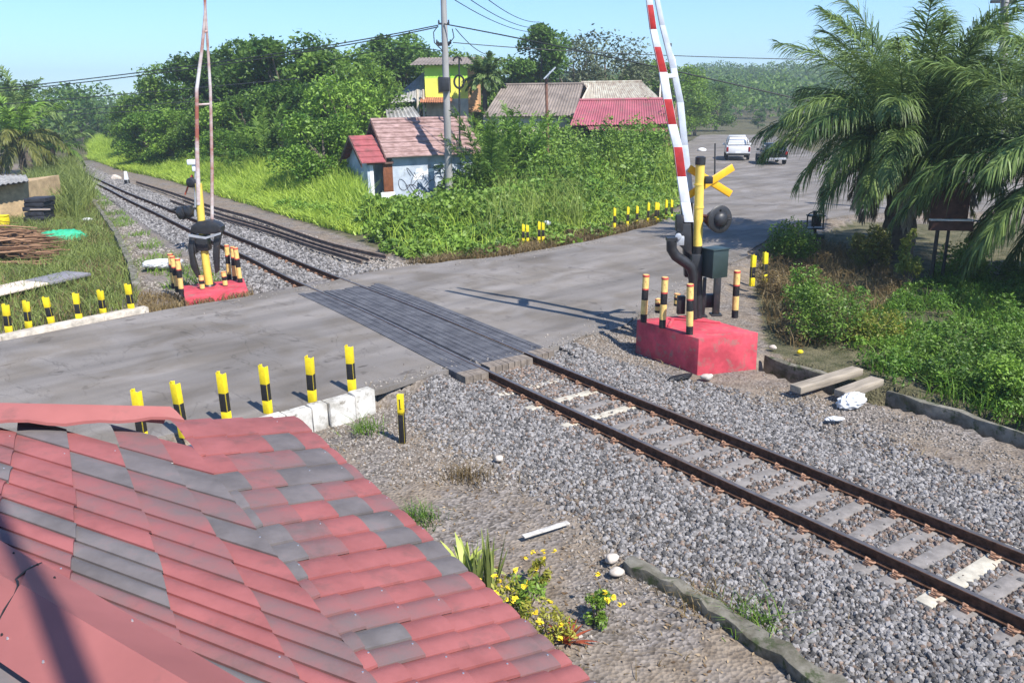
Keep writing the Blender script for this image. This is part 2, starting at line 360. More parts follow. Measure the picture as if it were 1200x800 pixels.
for s in (-1, 1): rail_mesh(s, 0, len(TC)-1).build('rail', [M_RUST, M_HEAD], track, smooth=20)
def sleeper(i, whole=True, white=False):
    c = TC[i]; a = math.atan2(TN[i][1], TN[i][0]); b = MB(); L = TG[i]+.62; R = Matrix.Rotation(a, 3, 'Z')
    sec = [(-.10, -.32), (.10, -.32), (.088, -.137), (-.088, -.137)]
    jz = random.uniform(-.014, .0)
    pts = [R @ Vector((x, y, z+jz)) + Vector((c[0], c[1], 0)) for x in (-L/2, L/2) for y, z in sec]
    b.add(pts, [(0, 1, 2, 3), (7, 6, 5, 4)]+[(k, (k+1) % 4, 4+(k+1) % 4, 4+k) for k in range(4)])
    o = b.build('sleeper', M_SLEEPW if white else M_SLEEP, track, bevel=.012)
    if white: o['label'] = 'whitewashed sleeper'
    if whole:
        for sd_ in (-1, 1):
            for q in (-1, 1):
                b = MB(); x0 = sd_*TG[i]/2+q*.085
                pa = [R @ Vector((x0+q*dx, dy, dz)) + Vector((c[0], c[1], 0)) for dx, dy, dz in ((-.02, -.05, -.115), (.02, -.06, -.10), (.05, -.03, -.095), (.045, .02, -.095), (.0, .045, -.09), (-.025, .01, -.112))]
                b.tube(pa, .011, 6); pc = R @ Vector((x0+q*.02, 0, -.135)) + Vector((c[0], c[1], 0)); b.box(pc, (.09, .07, .03), rz=a)
                b.build('rail_clip', M_CLIP, o)
    return o
i = I_DECK1+5; k = 0; whites = {0, 2, 3, 15}; nsl = 0
FARC = [(700, 455), (722.8, 464.8), (743, 473), (768.5, 484), (792.5, 494), (819.5, 506), (848.8, 518), (881.8, 532.8), (912.5, 545.5), (943, 558), (977.8, 572.5), (1008.5, 586), (1042.5, 602), (1084.5, 616.5), (1122.8, 632), (1164, 648.8), (1199, 666)]
sl_idx = []
for p in FARC:                                   # one sleeper per visible rail clip, square to the rails
    w = np.array(g2(*p, -.12)); j = nearest(w)
    sl_idx.append(int(np.argmin(np.abs((TC-w) @ TT[j]) + 5*(np.linalg.norm(TC-w, axis=1) > 2))))
d0 = int(np.median(np.diff(sl_idx))); sl_idx = [sl_idx[0]-2*d0, sl_idx[0]-d0]+sl_idx
while sl_idx[-1]+d0 < len(TC)-5: sl_idx.append(sl_idx[-1]+d0)
for k, i in enumerate(sl_idx[:30]):
    if i > I_DECK1: sleeper(i, True, k in (0, 2, 4, 17)); nsl += 1
i = I_DECK0-4
while i > 40 and nsl < 98: sleeper(i, i > I_DECK0-60); nsl += 1; i -= 6

# crossing deck of dark planks
deck = empty('crossing_deck', (0, 0, 0), 'dark grey plank deck laid level with the road between and beside the rails', 'crossing deck')
M_PLANK = mat('deck_plank', (.115, .115, .125), .75, .45, 3, col2=(.06, .06, .068), stretch=(1, 1, 1)); M_PLEND = mat('deck_end', (.20, .165, .135), .9, .3, 8, bump=.3)
M_GAPSHADE = mat('flangeway_shade', (.012, .012, .014), .7)  # black that paints in the shade of the flange gaps
def deck_panel(lat0, lat1, n, i0, i1, name, gap=.012):
    b = MB(); w = (lat1-lat0)/n; ie = i1-3
    for k in range(n):
        a0 = lat0+k*w+gap/2; a1 = lat0+(k+1)*w-gap/2; js = random.randint(-8, 8)
        for (s0, s1, m) in ((i0+random.randint(-1, 1), (i0+ie)//2+js, 0), ((i0+ie)//2+js, ie, 0), (ie, i1, 1)):
            z = random.uniform(-.004, .004); idx = np.linspace(s0, s1-.0, 6).astype(int)
            for q in range(5):
                A, B = idx[q], idx[q+1]
                if q == 4: pass
                p = [TC[A]+TN[A]*a0, TC[A]+TN[A]*a1, TC[B]+TN[B]*a1, TC[B]+TN[B]*a0]
                e = .0015 if q in (4,) and s1 != i1 else 0
                b.hexa([(v[0], v[1], -.17) for v in p]+[(v[0], v[1], z) for v in p], m)
    return b.build(name, [M_PLANK, M_PLEND], deck, smooth=0)
deck_panel(-.47, .47, 7, I_DECK0, I_DECK1, 'centre_panel')
deck_panel(.61, 1.03, 3, I_DECK0+1, I_DECK1-1, 'side_panel'); deck_panel(-1.09, -.61, 3, I_DECK0-1, I_DECK1+2, 'side_panel')
for s in (-1, 1):
    b = MB(); idx = np.arange(I_DECK0, I_DECK1+1, 6)
    for A, B in zip(idx[:-1], idx[1:]):
        for l0, l1 in ((.475, .513), (.582, .605)):
            p = [TC[A]+TN[A]*l0*s, TC[A]+TN[A]*l1*s, TC[B]+TN[B]*l1*s, TC[B]+TN[B]*l0*s]
            b.add([(v[0], v[1], -.011) for v in p], [(0, 1, 2, 3)])
    b.build('flangeway_shade_strip', M_GAPSHADE, deck, smooth=0)  # thin black strips make the shallow gaps beside the rails look deep and shaded

# ------------------------------------------------------------------ ballast and loose gravel (nobody could count it)
_t = (1+5**.5)/2
ICV = np.array([(-1, _t, 0), (1, _t, 0), (-1, -_t, 0), (1, -_t, 0), (0, -1, _t), (0, 1, _t), (0, -1, -_t), (0, 1, -_t), (_t, 0, -1), (_t, 0, 1), (-_t, 0, -1), (-_t, 0, 1)])/1.9
ICF = np.array([(0, 11, 5), (0, 5, 1), (0, 1, 7), (0, 7, 10), (0, 10, 11), (1, 5, 9), (5, 11, 4), (11, 10, 2), (10, 7, 6), (7, 1, 8), (3, 9, 4), (3, 4, 2), (3, 2, 6), (3, 6, 8), (3, 8, 9), (4, 9, 5), (2, 4, 11), (6, 2, 10), (8, 6, 7), (9, 8, 1)])
def stones(name, pts, smin, smax, m, z=None, sink=.2):
    n = len(pts); s = smin+(smax-smin)*RNG.random(n)**2
    v = ICV[None]*(1+.35*(RNG.random((n, 12, 3))-.5)); v = v*(s[:, None]*(.6+.7*RNG.random((n, 3))))[:, None, :]
    a = RNG.random(n)*6.28; ca, sa = np.cos(a), np.sin(a); v = np.stack([v[..., 0]*ca[:, None]-v[..., 1]*sa[:, None], v[..., 0]*sa[:, None]+v[..., 1]*ca[:, None], v[..., 2]], -1)
    t = .8*(RNG.random(n)-.5); ct, st = np.cos(t)[:, None], np.sin(t)[:, None]; v = np.stack([v[..., 0]*ct-v[..., 2]*st, v[..., 1], v[..., 0]*st+v[..., 2]*ct], -1)
    zz = gz(pts) if z is None else z; c = np.c_[pts, zz+s*(.5-sink)]
    V = (v+c[:, None]).reshape(-1, 3); F = (ICF[None]+(np.arange(n)*12)[:, None, None]).reshape(-1, 3)
    return tag(npmesh(name, V, F, m), kind='stuff')
def stonemat(name, dark, light):
    m = bpy.data.materials.new(name); m.use_nodes = True; n = m.node_tree.nodes; l = m.node_tree.links; b = n['Principled BSDF']; b.inputs['Roughness'].default_value = .9
    b.inputs['Specular IOR Level'].default_value = .2
    g = n.new('ShaderNodeNewGeometry'); r = n.new('ShaderNodeValToRGB'); r.color_ramp.elements[0].color = (*dark, 1); r.color_ramp.elements[1].color = (*light, 1)
    l.new(g.outputs['Random Per Island'], r.inputs[0]); l.new(r.outputs[0], b.inputs['Base Color']); return m
M_BAL = stonemat('ballast_stone', (.055, .052, .051), (.315, .298, .288)); M_GRV = stonemat('gravel_stone', (.09, .08, .068), (.38, .34, .30))
def near_track(poly, n, lo, hi):
    p = scatter(poly, n); d = polydist(p, TC[::6]); k = (d > lo) & (d < hi) & ~inpoly(p, ROAD); return p[k]
def off_rail(p):
    j = np.array([np.argmin(((TC[::3]-q)**2).sum(1)) for q in p])*3; lat = ((p-TC[j])*TN[j]).sum(1); return np.abs(np.abs(lat)-TG[j]/2) > .075
NEARB = [g2(*p, -.2) for p in [(560, 425), (650, 405), (800, 440), (1000, 480), (1330, 620), (1330, 900), (700, 900), (560, 640), (470, 470)]]
p = near_track(NEARB, 120000, 0, 3.0); p = p[off_rail(p)]; dq = polydist(p, TC[::6]); p = p[RNG.random(len(p)) < smooth(2.9, 1.7, dq+.7*(vnoise(p[:, 0]*1.5, p[:, 1]*1.5)-.5))]
inner = polydist(p, TC[::6]) < .95
p = p[~inner | (RNG.random(len(p)) < .75)]
# keep the sleeper tops mostly clear
keepm = np.ones(len(p), bool)
for i in sl_idx[2:]:
    d = p-TC[i]; keepm &= ~((np.abs(d@TT[i]) < .095) & (np.abs(d@TN[i]) < .84) & (RNG.random(len(p)) < .9))
p = p[keepm]; dq = polydist(p, TC[::6]); rs = RNG.random(len(p)) < smooth(1.3, .5, dq)*.42+.07; stones('ballast_stones', p[~rs], .010, .036, M_BAL); stones('rusty_ballast_stones', p[rs], .010, .034, stonemat('rusty_stone', (.07, .048, .036), (.30, .225, .18)))
p = near_track(GRAVEL, 60000, 1.9, 9); k = vnoise(p[:, 0]*.9, p[:, 1]*.9)+.35*RNG.random(len(p)) > .66; stones('loose_gravel', p[k], .006, .024, M_GRV)
p = scatter(resample(np.vstack([ROADA, ROADA[:1]]), 1.0)[:0].tolist() or [g2(*q, 0) for q in [(280, 350), (480, 315), (700, 282), (870, 300), (745, 380), (600, 425), (433, 462), (150, 400)]], 60000); de = polydist(p, ROADA, True); p = p[inpoly(p, ROAD) & (RNG.random(len(p)) < np.exp(-de/.16)*.8)]; stones('road_grit', p, .008, .022, M_GRV, z=np.full(len(p), -.017))
FARB = [g2(*p, -.15) for p in [(385, 325), (340, 335), (300, 345), (180, 270), (95, 210), (82, 195), (92, 190), (180, 225), (290, 262), (400, 300), (470, 312), (420, 322)]]
p = near_track(FARB, 30000, 0, 2.6); p = p[off_rail(p)]; stones('far_ballast_stones', p, .03, .06, M_BAL)

M_YEL = mat('bollard_yellow', (.78, .60, .02), .5, .12, 9, grime=((.20, .15, .06), 9, .60, .70)); M_BLK = mat('bollard_black', (.018, .018, .02), .5, grime=((.12, .09, .07), 10, .58, .72)); M_CRM = mat('pipe_cream', (.74, .50, .17), .5, .2, 9, grime=((.25, .14, .07), 8, .58, .68)); M_REDR = mat('pipe_red_rim', (.50, .07, .06), .5, .2, 12)
# ------------------------------------------------------------------ the red and grey sheet roof in the foreground
gh = empty('guard_hut', G(300, 600, -.25), 'crossing keeper hut under a wavy red and dark grey metal tile roof in the foreground', 'hut')
GH = np.array(gh.location)
GRM = ((.11, .075, .07), 2.6, .54, .80)
M_RED = mat('roof_red', (.285, .096, .092), .72, .15, 3.0, spec=.18, bump=.1, grime=GRM); M_GREY = mat('roof_grey', (.145, .128, .126), .75, .22, 3.0, spec=.18, bump=.1, grime=((.20, .12, .115), 3.0, .56, .80)); M_MIX = mat('roof_faded', (.275, .10, .098), .72, 0, 2.0, col2=(.155, .115, .112), spec=.18, grime=GRM); M_SCR = mat('screw_zinc', (.7, .7, .7), .3, metal=.8)
M_CAP = mat('ridge_cap_red', (.31, .108, .098), .6, .1, 1.3, spec=.25, bump=.05, grime=((.17, .085, .075), 4, .57, .78))
KA = G(-80, 474, 2.66); KB = G(214, 491, 2.5)
def rowpt(t, s):                         # s: -1 left edge .. 0 crease .. 1 right eave
    C_ = G(200+275*t, 493+357*t, 2.36+.09*t); E_ = G(345+345*t, 489+310*t, 2.2)
    if s >= 0: return C_*(1-s)+E_*s
    lx = -140-227*t; sl = .285+.13*t; A_ = G(lx, 493+357*t-sl*(200+275*t-lx), 2.68+.1*t)
    return C_*(1+s)+A_*(-s)
NR = 18
b = MB(); wave = [0, .12, .3, .5, .7, .86, 1.0]; wz = [.002, .008, .019, .024, .022, .018, .015]
def tile(t0, t1, s0, s1, m):
    nS = 4; vs = []; 
    L = np.linalg.norm(rowpt(t0, s1)-rowpt(t0, s0))
    for a in range(nS+1):
        s = s0+(s1-s0)*a/nS; q0 = rowpt(t0, s); q1 = rowpt(t1, s)
        for v, z in zip(wave, wz):
            p = q0+(q1-q0)*v*1.04; vs.append(p+np.array([0, 0, z+.012*a/nS]))
    k = len(wave); fs = [(a*k+c, a*k+c+1, (a+1)*k+c+1, (a+1)*k+c) for a in range(nS) for c in range(k-1)]
    lo = len(vs); vs += [vs[nS*k+c]-np.array([0, 0, .012]) for c in range(k)]           # the lip at the lower end
    fs += [(nS*k+c, nS*k+c+1, lo+c+1, lo+c) for c in range(k-1)]
    lo2 = len(vs); vs += [vs[a*k+k-1]-np.array([0, 0, .014]) for a in range(nS+1)]
    fs += [(a*k+k-1, lo2+a, lo2+a+1, (a+1)*k+k-1) for a in range(nS)]
    b.add(vs, fs, m)
    if random.random() < .3:
        c = rowpt(t0+(t1-t0)*.5, s0+(s1-s0)*.9); b.cyl(c+np.array([0, 0, .015]), c+np.array([0, 0, .038]), .006, .004, 8, 3)
prev = {}
for (lo_, hi_, nt_, nr_) in ((-1, 0, 8, 11), (0, 1, 4, 17)):
    for r in range(-5 if lo_ < 0 else 0, int(nr_*1.4)):
        t0 = r/nr_; t1 = (r+1)/nr_
        jit = (random.uniform(-.03, .03) if lo_ < 0 else (.4 if (r//2) % 2 else 0)+random.uniform(-.05, .05)); e = [lo_]+[lo_+(hi_-lo_)*(k+jit+.25)/nt_ for k in range(nt_) if 0 < (k+jit+.25)/nt_ < .97]+[hi_]
        for k in range(len(e)-1):
            c = rowpt((t0+t1)/2, (e[k]+e[k+1])/2)
            side = (KB[0]-KA[0])*(c[1]-KA[1])-(KB[1]-KA[1])*(c[0]-KA[0])
            if side > -.05 and e[k+1] <= 0.001: continue
            if r < 0 and e[k] >= -.001: continue
            key = (lo_, k); pr = prev.get(key, 0); u = random.random()
            m = pr if u < .25 else (0 if u < .60 else (1 if u < .82 else 2)); prev[key] = m
            if m == 1 and random.random() < .15: m = 2
            tile(t0, t1, e[k], e[k+1], m)
b.build('tile_roof', [M_RED, M_GREY, M_MIX, M_SCR], gh, off=GH, smooth=40)
# ridge cap at the far edge
b = MB(); n = 14; vs = []
for k in range(n+1):
    u = k/n; top = np.array(G(-80, 470, 2.74))*(1-u)+np.array(G(200, 476, 2.58))*u
    fr = np.array(G(-80, 494, 2.70))*(1-u)+np.array(G(216, 491, 2.50))*u; bk = top+(top-fr)*.8; bk[2] = fr[2]-.05
    w = .012*math.sin(u*9)+.01*math.sin(u*23)
    vs += [bk, top+np.array([0, 0, .0]), top*.6+fr*.4+np.array([0, 0, .006]), fr+np.array([0, 0, w]), fr+np.array([0, 0, w-.02])]
b.add(vs, [(k*5+j, k*5+j+1, (k+1)*5+j+1, (k+1)*5+j) for k in range(n) for j in range(4)]); b.build('ridge_cap', M_CAP, gh, off=GH, smooth=14)
# near hip cap in two overlapping lengths with a jagged joint
def capln(px0, px1, z0, z1, u): return np.array(G(*px0, z0))*(1-u)+np.array(G(*px1, z1))*u
JA = [(0, .42), (.3, .33), (.55, .30), (.75, .27), (1, .18)]
def capstrip(u0f, u1f, dz, name):
    b = MB(); n = 12; ws = [0, .25, .5, .52, .75, 1.0]; vs = []
    for k in range(n+1):
        for w in ws:
            u = u0f(w)+(u1f(w)-u0f(w))*k/n
            a = capln((-60, 597), (330, 828), 2.74, 2.72, u); r = capln((-60, 640), (270, 836), 2.84, 2.82, u); c = capln((-60, 737), (90, 840), 2.72, 2.72, u)
            p = a+(r-a)*(w/.5) if w <= .5 else r+(c-r)*((w-.5)/.5)
            vs.append(p+np.array([0, 0, dz+(.012 if .49 < w < .53 else 0)]))
    m = len(ws); b.add(vs, [(k*m+j, k*m+j+1, (k+1)*m+j+1, (k+1)*m+j) for k in range(n) for j in range(m-1)])
    lo = len(vs); b.add([v-np.array([0, 0, .012]) for v in vs[:m]], []); b.add([vs[j] for j in range(m)]+[v-np.array([0, 0, .02]) for v in vs[:m]], [(j, j+1, m+j+1, m+j) for j in range(m-1)])
    for q in range(7):                      # screws and specks of dirt standing on the sheet
        u = u0f(.3)+(u1f(.3)-u0f(.3))*random.random(); w = random.choice([.08, .12, .85]); a = capln((-60, 597), (330, 828), 2.74, 2.72, u); r = capln((-60, 640), (270, 836), 2.84, 2.82, u); c = capln((-60, 737), (90, 840), 2.72, 2.72, u)
        p = (a+(r-a)*(w/.5) if w <= .5 else r+(c-r)*((w-.5)/.5))+np.array([0, 0, dz]); b.cyl(p, p+np.array([0, 0, .007]), .005, .003, 7, 1 if q < 4 else 2)
    if dz > 0:
        gp = []
        for w in np.linspace(0, 1, 24):
            u = u0f(w)-.004; a = capln((-60, 597), (330, 828), 2.74, 2.72, u); r = capln((-60, 640), (270, 836), 2.84, 2.82, u); c = capln((-60, 737), (90, 840), 2.72, 2.72, u); gp.append((a+(r-a)*(w/.5) if w <= .5 else r+(c-r)*((w-.5)/.5))+np.array([0, 0, .008+(.012 if .47 < w < .55 else 0)]))
        b.tube(gp, .0045, 5, 2)  # black tube laid along the joint in place of the gap's darkness
    return b.build(name, [M_CAP, M_SCR, M_BLK], gh, off=GH, smooth=6)
jn = lambda w: np.interp(w, [0, .2, .45, .5, .7, 1], [.37, .335, .30, .325, .31, .32])
capstrip(lambda w: 0.0, lambda w: float(jn(w))+.03, 0, 'hip_cap'); capstrip(lambda w: float(jn(w)), lambda w: 1.0, .012, 'hip_cap')
b = MB(); q0, q1 = capln((-60, 737), (90, 840), 2.70, 2.70, -1.5), capln((-60, 737), (90, 840), 2.70, 2.70, 1.6); dn_ = np.array([-.75, -.9, -.35]); b.slab([q0+np.array([.05, .05, 0]), q1+np.array([.05, .05, 0]), q1+dn_, q0+dn_], (0, 0, -.03)); b.build('rear_slope', M_GREY, gh, off=GH, smooth=0)
M_WALL = mat('hut_plaster', (.62, .60, .56), .9, .1, 3)
wp = [g2(300, 520, 2.0), g2(600, 800, 2.0)]; e = np.array(wp[1])-np.array(wp[0]); nn = np.array([e[1], -e[0]])/np.linalg.norm(e)
wpoly = [wp[0], tuple(np.array(wp[0])+nn*2.6), tuple(np.array(wp[1])+e*.3+nn*2.6), tuple(np.array(wp[1])+e*.3)]
b = MB(); b.prism(wpoly, -.3, 2.12); b.build('wall', M_WALL, gh, off=GH, smooth=0)

# ------------------------------------------------------------------ kerbs and bollards
M_WHT = mat('white_limewash', (.66, .64, .60), .9, 0, 4, col2=(.34, .32, .28), bump=.4, grime=((.14, .12, .09), 5, .54, .64)); M_CONC = mat('old_concrete', (.30, .28, .25), .95, .35, 3, bump=.5); M_MOSS = mat('mossy_concrete', (.24, .22, .18), .95, 0, 3.2, col2=(.075, .068, .045), bump=1.0, grime=((.05, .065, .025), 5, .52, .62))
def plank_bollard(H, w=.115, lean=0.0):               # steel profile post with painted bands and a notched slanted top
    b = MB(); d = w*.75; t = .012; z = [0, H*.28, H*.63, H]
    for k, m in ((0, 0), (1, 1), (2, 0)):
        z0, z1 = z[k], z[k+1]; s = .012 if k == 2 else 0
        b.hexa([(-w/2, -d/2, z0), (w/2, -d/2, z0), (w/2, -d/2+t, z0), (-w/2, -d/2+t, z0), (-w/2, -d/2, z1+s), (w/2, -d/2, z1-s), (w/2, -d/2+t, z1-s), (-w/2, -d/2+t, z1+s)], m)
        for q in (-1, 1):
            x0 = q*w/2-(t if q > 0 else 0); e = -q*s; b.hexa([(x0, -d/2+t, z0), (x0+t, -d/2+t, z0), (x0+t, d/2, z0), (x0, d/2, z0), (x0, -d/2+t, z1+e), (x0+t, -d/2+t, z1+e), (x0+t, d/2, z1+e), (x0, d/2, z1+e)], m)
    b.box((-w*.18, -d/2+t*.5, H+.018), (w*.28, t, .03), 0)
    return b
def pipe_bollard(H, r=.062):
    b = MB()
    for z0, z1, m in ((0, .17, 1), (.17, .47, 0), (.47, .70, 1), (.70, .97, 0)): b.cyl((0, 0, H*z0), (0, 0, H*z1), r, r, 18, m, caps=False)
    b.cyl((0, 0, H*.685), (0, 0, H*.715), r*1.03, r*1.03, 18, 2, caps=False)
    b.lathe([(r*1.04, H*.955), (r*1.06, H*.965), (r*1.06, H*.985), (r*.98, H), (r*.2, H*1.003)], n=18, m=2); b.cyl((0, 0, H*.9), (0, 0, H*1.004), r*.9, r*.86, 18, 0)
    return b
ORD = ['first', 'second', 'third', 'fourth', 'fifth', 'sixth', 'seventh', 'eighth']
def row_post(proto, px, top, z, label, group, rz=0, first=False, tilt=(0, 0)):
    o = proto if first else proto.copy()
    if not first: COL.objects.link(o)
    g = G(*px, z); H = P(top[0], top[1], g[1])[2]-z; o.location = tuple(g); k = H/proto['H0']; o.scale = (.78, .78, k) if g[1] > 22 and 'weeds' in label else (1, 1, k); o.rotation_euler = (tilt[0]+random.uniform(-.03, .03), tilt[1]+random.uniform(-.03, .03), rz)
    return tag(o, label, 'bollard', group)
def proto_post(b, name, mats, H):
    o = b.build(name, mats, bevel=.002); o['H0'] = H; return o
pb = proto_post(plank_bollard(.8), 'bollard', [M_YEL, M_BLK], .8)
NB = [((413, 459), (407, 406)), ((366.5, 471), (362, 417)), ((314.5, 484), (308, 428.5)), ((267, 499), (260, 437)), ((216, 512), (208, 448)), ((169, 524), (162, 457))]
NL = ['yellow and black steel post at the crossing end of the white kerb block', 'yellow and black steel post second along the white kerb block from its crossing end', 'yellow and black steel post third along the white kerb block from its crossing end', 'yellow and black steel post just left of where the white kerb meets the red roof', 'yellow and black post standing behind the right tip of the red ridge cap', 'yellow post top peeping over the red ridge cap, leftmost of its row']
for k, (bp_, tp) in enumerate(NB):
    row_post(pb, bp_, tp, -.02, NL[k], 'yellow and black posts along the near road edge', rz=-.35+random.uniform(-.1, .1), first=k == 0, tilt=(random.uniform(-.02, .02), random.uniform(-.02, .02)))
FB = [((11, 391.5), (6, 357)), ((34, 385), (30, 353)), ((61, 379.5), (58, 348)), ((93.5, 376.5), (91, 343.5)), ((121.5, 369), (119.5, 340)), ((154.5, 364.5), (152, 333))]
for k, (bp_, tp) in enumerate(FB):
    row_post(pb, bp_, tp, -.03, 'small yellow and black post, %s from the left on the low kerb' % ORD[k], 'yellow and black posts on the far left kerb', rz=random.uniform(-.5, .2), tilt=(random.uniform(-.04, .04), random.uniform(-.05, .05)))
for k, (bp_, tp) in enumerate([((613, 285), (612, 263)), ((618.5, 284.5), (618, 264)), ((631.5, 284), (631, 260)), ((636.5, 283), (636, 261))]):
    row_post(pb, bp_, tp, -.06, 'yellow topped post in roadside weeds, %s from the left of four' % ORD[k], 'yellow topped posts in weeds by the far road edge', rz=.1)
for k, x in enumerate([720, 735, 746, 759, 768, 771, 780, 787]):
    yb = 268-(x-720)*.16; row_post(pb, (x, yb), (x-.4, yb-24+(k % 3)), -.06, 'yellow post deep in weeds left of the barrier, %s from the left' % ORD[k], 'yellow topped posts in weeds left of the barrier', rz=.2)
for k, (bp_, tp) in enumerate([((881, 335), (880, 299)), ((896, 331), (895, 296))]):
    row_post(pb, bp_, tp, -.1, ['yellow and black post behind the pink plinth, the left one of two', 'yellow and black post behind the pink plinth, the right one of two'][k], 'yellow and black posts behind the pink plinth', rz=.3)
pst = plank_bollard(.7, w=.075)
mp_ = pst.build('marker_post', [M_YEL, M_BLK]); 
bb = MB(); bb.box((0, 0, .22), (.085, .07, .44), 1); bb.box((0, 0, .55), (.085, .07, .28), 0); bb.box((.0, -.036, .56), (.02, .004, .15), 1); bb.box((.012, -.036, .5), (.03, .004, .012), 1); bb.box((-.01, -.036, .62), (.028, .004, .012), 1)
bpy.data.objects.remove(mp_); mp_ = bb.build('marker_post', [M_YEL, M_BLK], bevel=.004); g = G(472, 518, -.24); mp_.location = tuple(g); mp_.rotation_euler.z = -.2
mp_.scale.z = (P(471, 462, g[1])[2]+.24)/.69
tag(mp_, 'short lone marker post, yellow above and black below, standing in the gravel', 'marker post')
# white kerb block under the near posts
kb = MB(); k0 = G(433, 457, -.02); k1 = G(255, 507, -.02); d = (k1-k0); d /= np.linalg.norm(d[:2]); n_ = np.array([-d[1], d[0], 0])
if n_[1] > 0: n_ = -n_
u = 0; Lk = np.linalg.norm(k1-k0)
while u < Lk:
    w = min(random.uniform(.26, .5), Lk-u+.1); a = k0+d*u; c_ = k0+d*(u+w-.02); j = random.uniform(-.02, .03); zt = .02+random.uniform(-.01, .02)
    q = [a-n_*.06, c_-n_*.06, c_+n_*(.17+j), a+n_*(.17+j)]
    kb.hexa([(p[0], p[1], -.62) for p in q]+[(p[0], p[1], zt) for p in q]); u += w
tag(kb.build('kerb_block', M_WHT, bevel=.02), 'chunky whitewashed kerb of blocks along the near road edge beside the red roof', 'kerb')
kb = MB(); pts = [G(*p, -.03) for p in [(172, 362), (120, 372), (60, 384), (0, 397), (-80, 412)]]
for a, c_ in zip(pts[:-1], pts[1:]):
    d = (c_-a); d /= np.linalg.norm(d); n_ = np.array([-d[1], d[0], 0]); q = [a-n_*.12, c_-n_*.12, c_+n_*.12, a+n_*.12]; kb.hexa([(p[0], p[1], -.3) for p in q]+[(p[0], p[1], .04) for p in q])
tag(kb.build('kerb_strip', mat('kerb_pale', (.48, .43, .36), .95, .3, 5, bump=.4), bevel=.02), 'low pale kerb strip carrying the small posts by the wood pile', 'kerb')
# rough concrete edges
def edge_wall(name, pxs, zb, zt, w, m, label, cat, zpx=-.2, jag=.03, step=.5):
    ln = resample(np.array([g2(*p, zpx) for p in pxs]), step); b = MB(); tn = np.gradient(ln, axis=0); tn /= np.linalg.norm(tn, axis=1)[:, None]; nn = np.stack([-tn[:, 1], tn[:, 0]], -1); vs = []
    for p, n_ in zip(ln, nn):
        j = lambda: random.uniform(-jag, jag)
        vs += [(p[0]-n_[0]*(w/2+j()*.4), p[1]-n_[1]*(w/2), zb), (p[0]+n_[0]*w/2, p[1]+n_[1]*w/2, zb), (p[0]+n_[0]*(w/2+j()), p[1]+n_[1]*(w/2+j()), zt+j()), (p[0]-n_[0]*(w/2+j()), p[1]-n_[1]*(w/2+j()), zt+j())]
    k = len(ln); b.add(vs, [(0, 1, 2, 3), ((k-1)*4+3, (k-1)*4+2, (k-1)*4+1, (k-1)*4)]+[(i*4+q, i*4+(q+1) % 4, (i+1)*4+(q+1) % 4, (i+1)*4+q) for i in range(k-1) for q in range(4)])
    return tag(b.build(name, m, bevel=.012), label, cat)
edge_wall('ballast_edging', [(735, 660), (800, 695), (870, 738), (960, 800), (1060, 870)], -.5, -.11, .17, M_MOSS, 'broken concrete edging holding back the ballast, running off the bottom of the photo', 'edging', step=.16, jag=.045)
edge_wall('retaining_edge', [(88, 205), (110, 236), (135, 270), (152, 305), (160, 335)], -.6, .02, .18, M_MOSS, 'long low mossy retaining edge between the left grass verge and the track', 'retaining wall', zpx=0, step=.6)
edge_wall('ditch_wall', [(1040, 457), (1090, 472), (1140, 487), (1175, 500), (1240, 522), (1330, 553)], -.75, -.13, .10, M_MOSS, 'mossy concrete ditch wall below the green bank on the right', 'ditch wall', zpx=-.13, step=.3)
edge_wall('ditch_kerb', [(897, 412), (930, 422), (982, 437)], -.7, -.19, .08, M_MOSS, 'short pale concrete lip of the open drain right of the pink plinth', 'drain lip', zpx=-.12, step=.3)
def beam(a, c, w, h, m, label, name='wooden_beam', cat='beam'):
    a = np.array(a); c = np.array(c); d = c-a; L = np.linalg.norm(d); b = MB(); b.box((0, 0, 0), (L, w, h)); o = b.build(name, m, bevel=.012)
    o.location = tuple((a+c)/2); o.rotation_euler = Vector(d).to_track_quat('X', 'Z').to_euler(); return tag(o, label, cat)
M_WOOD = mat('weathered_wood', (.30, .255, .20), .9, .3, 3, stretch=(.4, 4, 4), bump=.3)
beam(G(932, 456, -.1), G(1005, 434, -.1), .22, .12, M_WOOD, 'weathered grey timber lying across the drain, the longer of two')
beam(G(985, 462, -.12), G(1028, 446, -.12), .24, .12, M_WOOD, 'shorter weathered timber across the drain just right of the longer one')
# rubbish and stones lying about
def lump(name, px, z, r, m, label, cat, seed=0, sq=(1, 1, .5)):
    cr = .22 if any(w in name for w in ('plastic', 'tarp', 'bag', 'scrap')) else .10
    rn = np.random.default_rng(seed); bm = bmesh.new(); bmesh.ops.create_icosphere(bm, subdivisions=5 if cr > .2 else 3, radius=1)
    ph = rn.random((5, 3))*2-1
    for v in bm.verts:
        k = 1+.18*sum(math.sin(3*np.dot(ph[i], v.co)+i*2) for i in range(5))/2+cr*sum(1-2*abs(math.sin((4+3*i)*np.dot(ph[i], v.co)+i)) for i in range(5))/5; v.co = Vector((v.co.x*r*sq[0]*k, v.co.y*r*sq[1]*k, v.co.z*r*sq[2]*k))
    me = bpy.data.meshes.new(name); bm.to_mesh(me); bm.free(); me.polygons.foreach_set('use_smooth', np.ones(len(me.polygons), bool)); o = link(name, me, m)
    g = G(*px, z); o.location = (g[0], g[1], g[2]+r*sq[2]*.45); o.rotation_euler.z = rn.random()*.8-.2; return tag(o, label, cat)
M_BAG = mat('white_plastic', (.62, .62, .62), .45, .12, 9, bump=.4); M_STN = mat('pale_stone', (.50, .44, .38), .9, .2, 8, bump=.3); M_BAG2 = mat('black_plastic', (.02, .02, .022), .4)
